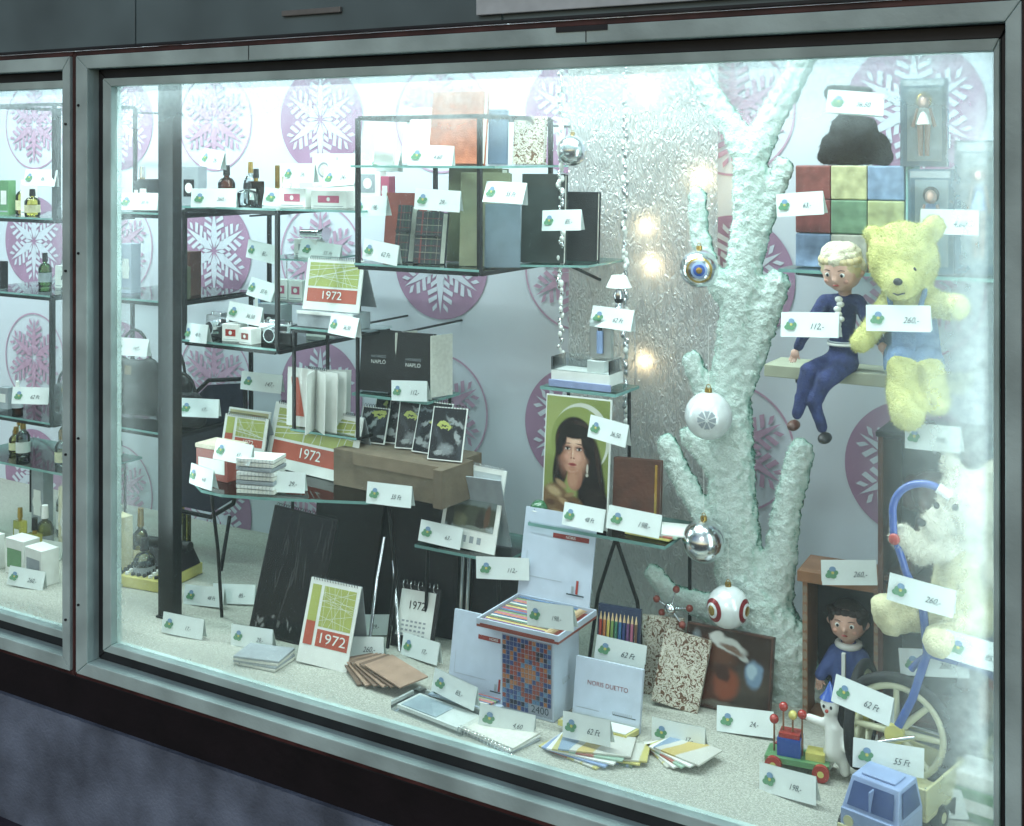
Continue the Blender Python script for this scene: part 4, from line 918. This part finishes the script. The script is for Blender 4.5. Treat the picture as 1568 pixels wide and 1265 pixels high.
def dollhead(p,c,r,hair,yaw=0,tilt=0,hat=None):
    c=Vector(c); Rm=(Matrix.Rotation(rad(yaw),3,'Z')@Matrix.Rotation(rad(tilt),3,'X'))
    h=blob('head',[((0,0,0),r*.98,(0,0,r*.1),r*.98),((0,-r*.25,-r*.35),r*.62,(0,-r*.3,-r*.4),r*.55),((r*.38,-r*.42,-r*.3),r*.4,(r*.38,-r*.42,-r*.3),r*.4),((-r*.38,-r*.42,-r*.3),r*.4,(-r*.38,-r*.42,-r*.3),r*.4),((0,-r*.95,-r*.12),r*.1,(0,-r*1.0,-r*.18),r*.12),((r*.97,0,-r*.1),r*.16,(r*.98,0,-r*.0),r*.16),((-r*.97,0,-r*.1),r*.16,(-r*.98,0,-r*.0),r*.16),((0,0,-r*.5),r*.4,(0,r*.05,-r*1.15),r*.33)],SKIN,max(.0028,r*.08),3,p)
    h.location=c; h.rotation_euler=Rm.to_euler()
    b=B('face')
    for s in (-1,1):
        b.sph((s*r*.36,-r*.86,r*.06),(r*.14,r*.06,r*.11),WHITE,12,8); b.sph((s*r*.36,-r*.905,r*.05),(r*.075,r*.04,r*.09),DARK,12,8)
        b.tube([(s*r*.2,-r*.92,r*.27),(s*r*.36,-r*.91,r*.32),(s*r*.52,-r*.83,r*.27)],r*.02,HAIRD,6)
        b.sph((s*r*.5,-r*.79,-r*.28),(r*.13,r*.05,r*.1),M('cheek_blush',(202,152,134),.5),12,8)
    b.sph((0,-r*.885,-r*.47),(r*.17,r*.06,r*.05),M('lip_paint',(162,76,70),.4),12,8)
    o=b.obj(c,parent=p); o.rotation_euler=h.rotation_euler
    b=B('hair'); b.sph((0,r*.12,r*.18),(r*1.07,r*1.0,r*.98),hair,24,16)
    for k in range(9):
        a=math.pi*(k/8); b.sph((math.cos(a)*r*.85,-r*.55*math.sin(a)-r*.1,r*.62),(r*.28,r*.22,r*.22),hair,10,8)
    o=b.obj(c,parent=p); o.rotation_euler=h.rotation_euler
    if hat:
        b=blob('woolly_cap',[((-r*.3,r*.05,r*.72),r*.72,(r*.3,r*.05,r*.72),r*.72),((-r*.75,-r*.1,r*.5),r*.34,(0,-r*.62,r*.66),r*.34),((0,-r*.62,r*.66),r*.34,(r*.75,-r*.1,r*.5),r*.34),((-r*.9,r*.1,r*.3),r*.3,(-r*.9,r*.2,0),r*.24),((r*.9,r*.1,r*.3),r*.3,(r*.9,r*.2,0),r*.24)],hat,.004,1,p,.010,.012)
        b.location=c; b.rotation_euler=h.rotation_euler
dollhead(p,(1.842,.44,1.458),.046,M('blond_hair',(190,176,136),.7,var=.3,bump=.5),-8,14,M('blond_white_wool',(206,200,176),.95,var=.12,bump=1.,scale=40,bscale=220))

p=empty('yellow_plush_bear')
o=blob('plush_body',[((1.975,.43,1.50),.074,(1.980,.425,1.488),.076),((1.985,.375,1.455),.045,(1.990,.355,1.443),.038),
  ((2.035,.44,1.555),.026,(2.04,.44,1.562),.026),((1.915,.44,1.535),.022,(1.91,.44,1.54),.022),
  ((1.99,.45,1.40),.05,(1.99,.46,1.30),.058),
  ((2.02,.44,1.405),.032,(2.07,.41,1.395),.028),((2.07,.41,1.395),.028,(2.10,.38,1.40),.028),
  ((1.955,.44,1.40),.03,(1.925,.40,1.345),.026),((1.925,.40,1.345),.026,(1.90,.375,1.31),.024),
  ((1.975,.43,1.275),.034,(1.99,.37,1.26),.034),((1.99,.37,1.26),.032,(1.995,.36,1.205),.036),((1.995,.36,1.205),.036,(2.01,.335,1.175),.036),
  ((2.02,.43,1.275),.034,(2.045,.38,1.26),.032),((2.045,.38,1.26),.030,(2.06,.37,1.20),.03)],YELLOWP,.006,4,p,.008,.02)
fuzz(o,18000,.006,.0007,YELLOWP,5)
blob('dungarees',[((1.99,.452,1.355),.056,(1.99,.456,1.29),.064),((1.975,.43,1.28),.041,(1.985,.39,1.268),.041),((2.02,.43,1.28),.041,(2.035,.40,1.268),.039)],DENIM,.006,3,p,.003,.02)
b=B('straps')
for s in (-1,1): b.tube([(1.99+s*.028,.397,1.38),(1.99+s*.038,.405,1.42),(1.99+s*.035,.44,1.45)],.006,DENIM,8); b.sph((1.99+s*.028,.395,1.375),(.006,.003,.006),SILVER,10,8)
b.box(1.965,2.015,.384,.388,1.30,1.34,DENIM); b.obj(parent=p)
b=B('face'); b.sph((1.967,.352,1.474),(.0065,.006,.007),BLACK,12,8); b.sph((2.016,.360,1.474),(.0065,.006,.007),BLACK,12,8); b.sph((1.994,.317,1.452),(.010,.007,.008),BLACK,12,8); b.tube([(1.980,.325,1.428),(1.993,.319,1.424),(2.006,.327,1.428)],.0018,BLACK,6); b.obj(parent=p)

b=B('wooden_toy_cabinet'); x0,x1,y0,y1,z0,z1=1.905,2.10,.50,.68,FZ+.001,1.083
b.box(x0,x0+.012,y0,y1,z0,z1,BROWN); b.box(x1-.012,x1,y0,y1,z0,z1,BROWN); b.box(x0+.012,x1-.012,y1-.01,y1,z0,z1-.012,DARK); b.box(x0-.004,x1+.004,y0-.004,y1+.002,z1,z1+.012,DARK)
for z in (.45,.76): b.box(x0+.012,x1-.012,y0+.004,y1-.01,z,z+.012,BROWN)
b.obj(bevel=.001)
p=empty('dark_plush_dog',(2.01,.58,.773))
blob('body',[((0,0,.06),.05,(0,0,.10),.045),((0,-.02,.18),.045,(0,-.02,.19),.045),((-.045,-.01,.2),.018,(-.05,0,.15),.02),((.045,-.01,.2),.018,(.05,0,.15),.02),((0,-.06,.165),.022,(0,-.07,.16),.018),((-.03,-.03,.03),.022,(-.04,-.07,.02),.02),((.03,-.03,.03),.022,(.04,-.07,.02),.02)],BROWN,.006,3,p,.006,.02)
b=B('doll_gift_box'); W=.175;Hh=.325
b.box(0,.012,0,.11,0,Hh,WOOD); b.box(W-.012,W,0,.11,0,Hh,WOOD); b.box(.012,W-.012,0,.11,0,.012,WOOD); b.box(-.01,W+.02,-.01,.12,Hh,Hh+.025,WOOD); b.box(.012,W-.012,.10,.11,.012,Hh,DARK)
for k in range(14): b.disc(.006,.02+k*.022,.006,.009,-.0012,M('lace_edging',(140,124,106),.7),10); b.disc(W-.006,.02+k*.022,.006,.009,-.0012,MC['lace_edging'],10)
b.obj((1.725,.52,FZ+.001),4,bevel=.001)
p=empty('boxed_baby_doll',(1.818,.575,FZ+.02))
blob('coat',[((0,0,.03),.045,(0,0,.10),.035),((0,0,.10),.035,(0,0,.14),.03),((-.03,0,.135),.018,(-.06,-.02,.08),.015),((.03,0,.135),.018,(.06,-.02,.08),.015),((-.02,-.01,.03),.02,(-.025,-.04,.01),.016),((.02,-.01,.03),.02,(.025,-.04,.01),.016)],M('blue_coat_cloth',(72,88,140),.85,var=.2,bump=.6),.005,3,p)
b=B('collar'); b.torus((0,0,.158),.024,.008,WHITE,'z'); b.box(-.004,.004,-.045,-.036,.05,.15,WHITE); b.obj(parent=p)
b=B('hands'); dollhand(b,(-.062,-.024,.068),(0,-.2,-1),SKIN); dollhand(b,(.062,-.024,.068),(0,-.2,-1),SKIN); b.obj(parent=p)
dollhead(p,(0,-.005,.212),.044,HAIRD,4,0)

p=empty('white_plush_bear')
o=blob('plush_body',[((2.125,.36,1.005),.062,(2.13,.36,.985),.066),((2.085,.33,.965),.034,(2.07,.32,.955),.030),((2.17,.37,1.06),.022,(2.175,.37,1.07),.02),((2.09,.38,1.065),.022,(2.085,.38,1.075),.02),
  ((2.13,.37,.90),.055,(2.12,.38,.80),.066),((2.10,.34,.91),.03,(2.04,.31,.90),.027),((2.04,.31,.90),.027,(2.01,.29,.93),.027),
  ((2.17,.35,.90),.03,(2.20,.31,.86),.027)],WOOL,.007,3,p,.012,.02)
fuzz(o,12000,.008,.0009,WOOL,6)
o=blob('vest',[((2.125,.37,.88),.062,(2.118,.38,.80),.073),((2.09,.35,.78),.045,(2.03,.32,.765),.038),((2.15,.35,.78),.045,(2.12,.29,.75),.04)],CREAM,.007,3,p,.01,.02)
fuzz(o,5000,.006,.0009,CREAM,9)
blob('feet',[((2.03,.32,.765),.034,(1.985,.31,.75),.036),((1.985,.31,.75),.036,(1.975,.30,.77),.034),((2.12,.29,.75),.034,(2.09,.26,.74),.034)],CREAM,.007,3,p,.01,.02)
b=B('face'); b.sph((2.046,.298,.962),(.010,.008,.008),BLACK,12,8); b.sph((2.075,.303,1.0),(.0065,.006,.007),BLACK,12,8); b.sph((2.115,.291,1.005),(.0065,.006,.007),BLACK,12,8); b.sph((2.0,.262,.93),(.012,.006,.012),REDPT,12,8); b.obj(parent=p)
b=B('tricycle')
def arc(c,r,a0,a1,n=10): return [(c[0]+r*math.cos(rad(a0+(a1-a0)*i/n)),c[1],c[2]+r*math.sin(rad(a0+(a1-a0)*i/n))) for i in range(n+1)]
hb=[(2.085,.27,1.045)]+arc((2.06,.27,.985),.065,75,180)+[(1.997,.27,.94),(2.02,.28,.86),(2.05,.29,.80)]
b.tube(hb,.008,BLUEPT,10)
b.tube([(2.05,.29,.80),(2.06,.29,.70),(2.03,.29,.60),(1.995,.29,.522)],.009,BLUEPT,10)
b.tube([(2.06,.29,.70),(2.16,.32,.68),(2.26,.34,.62)],.009,BLUEPT,10); b.tube([(2.085,.27,1.045),(2.11,.27,1.03)],.011,WHITE,10)
b.tube(arc((2.12,.30,.60),.11,150,30),.007,BLUEPT,10)
b.box(2.07,2.19,.30,.40,.695,.715,BLUEPT)
WH=M('wheel_cream',(194,194,164),.4)
def wheel(c,R0,ax):
    b.torus(c,R0,.011,RUBBER,ax,40,10); b.torus(c,R0-.017,.008,WH,ax,40,8)
    for k in range(8):
        a=math.pi*k/4; d=(math.cos(a)*(R0-.02),0,math.sin(a)*(R0-.02)) if ax=='y' else (0,math.cos(a)*(R0-.02),math.sin(a)*(R0-.02))
        b.cyl(c,(c[0]+d[0],c[1]+d[1],c[2]+d[2]),.009,.006,WH,8)
    e=Vector((0,.02,0)) if ax=='y' else Vector((.02,0,0)); b.cyl(Vector(c)-e,Vector(c)+e,.02,.02,YELPT,18)
wheel((1.995,.30,FZ+.125),.112,'y'); wheel((1.905,.37,FZ+.115),.102,'x'); wheel((2.22,.36,FZ+.09),.078,'y')
b.cyl((1.905,.37,FZ+.115),(2.22,.37,FZ+.10),.006,.006,SILVER,10)
b.cyl((2.04,.27,.53),(1.95,.26,.50),.005,.005,SILVER,8); b.box(1.93,1.985,.235,.265,.49,.505,WHITE)
b.obj()
b=B('toy_pull_cart')
b.box(-.075,.06,-.03,.03,.02,.032,GREENPT); b.box(-.05,.0,-.02,.02,.0325,.07,BLUEPT); b.box(-.047,-.003,-.017,.017,.0705,.08,REDPT); b.box(.01,.05,-.018,.018,.0325,.048,YELPT)
for x in (-.055,.045):
    for y in (-.036,.036): b.cyl((x,y-.005,.018),(x,y+.005,.018),.018,.018,REDPT,20); b.cyl((x,y-.0055,.018),(x,y+.0055,.018),.007,.007,YELPT,12)
for x,z,c in ((-.04,.13,REDPT),(-.02,.115,YELPT),(.0,.12,REDPT),(-.06,.10,REDPT)): b.cyl((x,0,.03),(x,0,z),.0022,.0022,WOOD,6); b.sph((x,0,z),.010,c,14,10)
b.obj((1.80,.285,FZ+.001),8)
p=empty('white_toy_figure',(1.868,.30,FZ+.001))
blob('body',[((0,0,.055),.026,(0,0,.10),.022),((0,0,.10),.02,(-.01,0,.125),.014),((-.01,0,.145),.021,(-.012,0,.15),.021),((-.02,0,.105),.01,(-.055,-.01,.115),.009),((.02,0,.105),.01,(.03,-.02,.07),.009),((-.012,0,.05),.015,(-.02,0,.014),.012),((.014,0,.05),.015,(.02,0,.014),.012)],WHITE,.004,3,p)
b=B('details'); b.sph((-.02,-.019,.15),(.003,.002,.004),BLACK,8,6); b.sph((-.004,-.020,.15),(.003,.002,.004),BLACK,8,6); b.sph((-.012,-.024,.143),.004,REDPT,8,6); b.lathe([(.022,.162),(.012,.175),(.0,.20)],BLUEPT,(-.012,0,0),16); b.obj(parent=p)
b=B('toy_truck'); LB=M('toy_blue_plastic',(142,160,196),.3,coat=.3); YB=M('toy_yellow_plastic',(196,194,148),.3,coat=.3)
b.box(-.05,.05,-.055,.04,.022,.06,LB)
b.add([(-.05,-.05,.0602),(.05,-.05,.0602),(.05,.04,.0602),(-.05,.04,.0602),(-.042,-.03,.108),(.042,-.03,.108),(.042,.034,.108),(-.042,.034,.108)],[(0,1,5,4),(1,2,6,5),(2,3,7,6),(3,0,4,7),(4,5,6,7)],LB)
WD=M('toy_window',(70,86,128),.15)
b.add([(-.041,-.0500,.066),(.041,-.0500,.066),(.036,-.0355,.102),(-.036,-.0355,.102)],[(0,1,2,3)],WD); b.box(-.0015,.0015,-.052,-.036,.066,.100,LB)
for s in (-1,1): b.add([(s*.0505,-.035,.066),(s*.0505,.03,.066),(s*.0445,.025,.102),(s*.0445,-.024,.102)],[(0,1,2,3)],WD); b.cyl((s*.035,-.057,.042),(s*.035,-.0555,.042),.009,.009,YB,16)
b.box(-.054,.054,-.0585,-.0555,.022,.034,YB); b.box(-.055,.055,.045,.20,.03,.038,YB); b.box(-.03,.03,-.02,.02,.1085,.112,LB)
for x0,x1,y0,y1 in ((-.055,-.05,.045,.2),(.05,.055,.045,.2),(-.05,.05,.045,.05),(-.05,.05,.195,.2)): b.box(x0,x1,y0,y1,.0385,.085,YB)
for x in (-.052,.052):
    for y in (-.028,.10,.16): b.cyl((x-.008,y,.02),(x+.008,y,.02),.02,.02,RUBBER,20); b.cyl((x-.009,y,.02),(x+.009,y,.02),.009,.009,YB,14)
b.obj((2.02,.10,FZ+.001),-12,bevel=.003,scale=1.15)
for x,y,z,w,h,d,m in ((2.17,.30,FZ,.11,.06,.09,GREENPT),(2.17,.30,FZ+.061,.10,.03,.08,WHITE),(2.20,.45,FZ,.12,.20,.08,TAN),(2.24,.5,FZ+.21,.09,.12,.06,WHITE)):
    smallbox(x,y,z+.001,w,h,d,m,WHITE,-8,'toy_box')
b=B('tin_toy_drum'); b.cyl((0,0,0),(0,0,.07),.05,.05,REDPT,28); b.torus((0,0,.07),.05,.003,SILVER,'z'); b.torus((0,0,.0),.05,.003,SILVER,'z'); b.cyl((0,0,.0705),(0,0,.072),.048,.048,WHITE,28); b.obj((2.20,.45,FZ+.203))
b=B('atomium_ornament')
for d in ((1,0,.2),(-.8,.1,.3),(.3,0,1),(-.2,.1,-.9),(.7,-.2,-.6),(-.6,.3,-.4)):
    q=Vector(d)*.05; b.cyl((0,0,0),q,.003,.002,SILVER,8); b.sph(q,.009,REDC,12,8)
b.sph((0,0,0),.016,SILVER,16,12); b.cyl((0,0,0),(0,0,-.2),.002,.002,SILVER,8); b.obj((1.40,.50,.60))

# ------------------------------------------------------------------ world + sun (dusk)
w=bpy.data.worlds.new('World'); sc.world=w; w.use_nodes=True; t=w.node_tree
sky=t.nodes.new('ShaderNodeTexSky'); sky.sky_type='NISHITA'; sky.sun_disc=False; sky.sun_elevation=rad(28); sky.sun_rotation=rad(170)
t.links.new(sky.outputs[0],t.nodes['Background'].inputs[0]); t.nodes['Background'].inputs[1].default_value=.075
try: w.cycles.sampling_method='NONE'
except Exception: pass
l=bpy.data.lights.new('sun','SUN'); l.energy=.4; l.angle=rad(12); l.color=(.88,.97,1.)
o=bpy.data.objects.new('sun',l); col.objects.link(o); o.rotation_euler=(rad(62),0,rad(10)); o.location=(0,-5,5)
sc.view_settings.view_transform='Standard'; sc.view_settings.look='None'; sc.view_settings.exposure=0
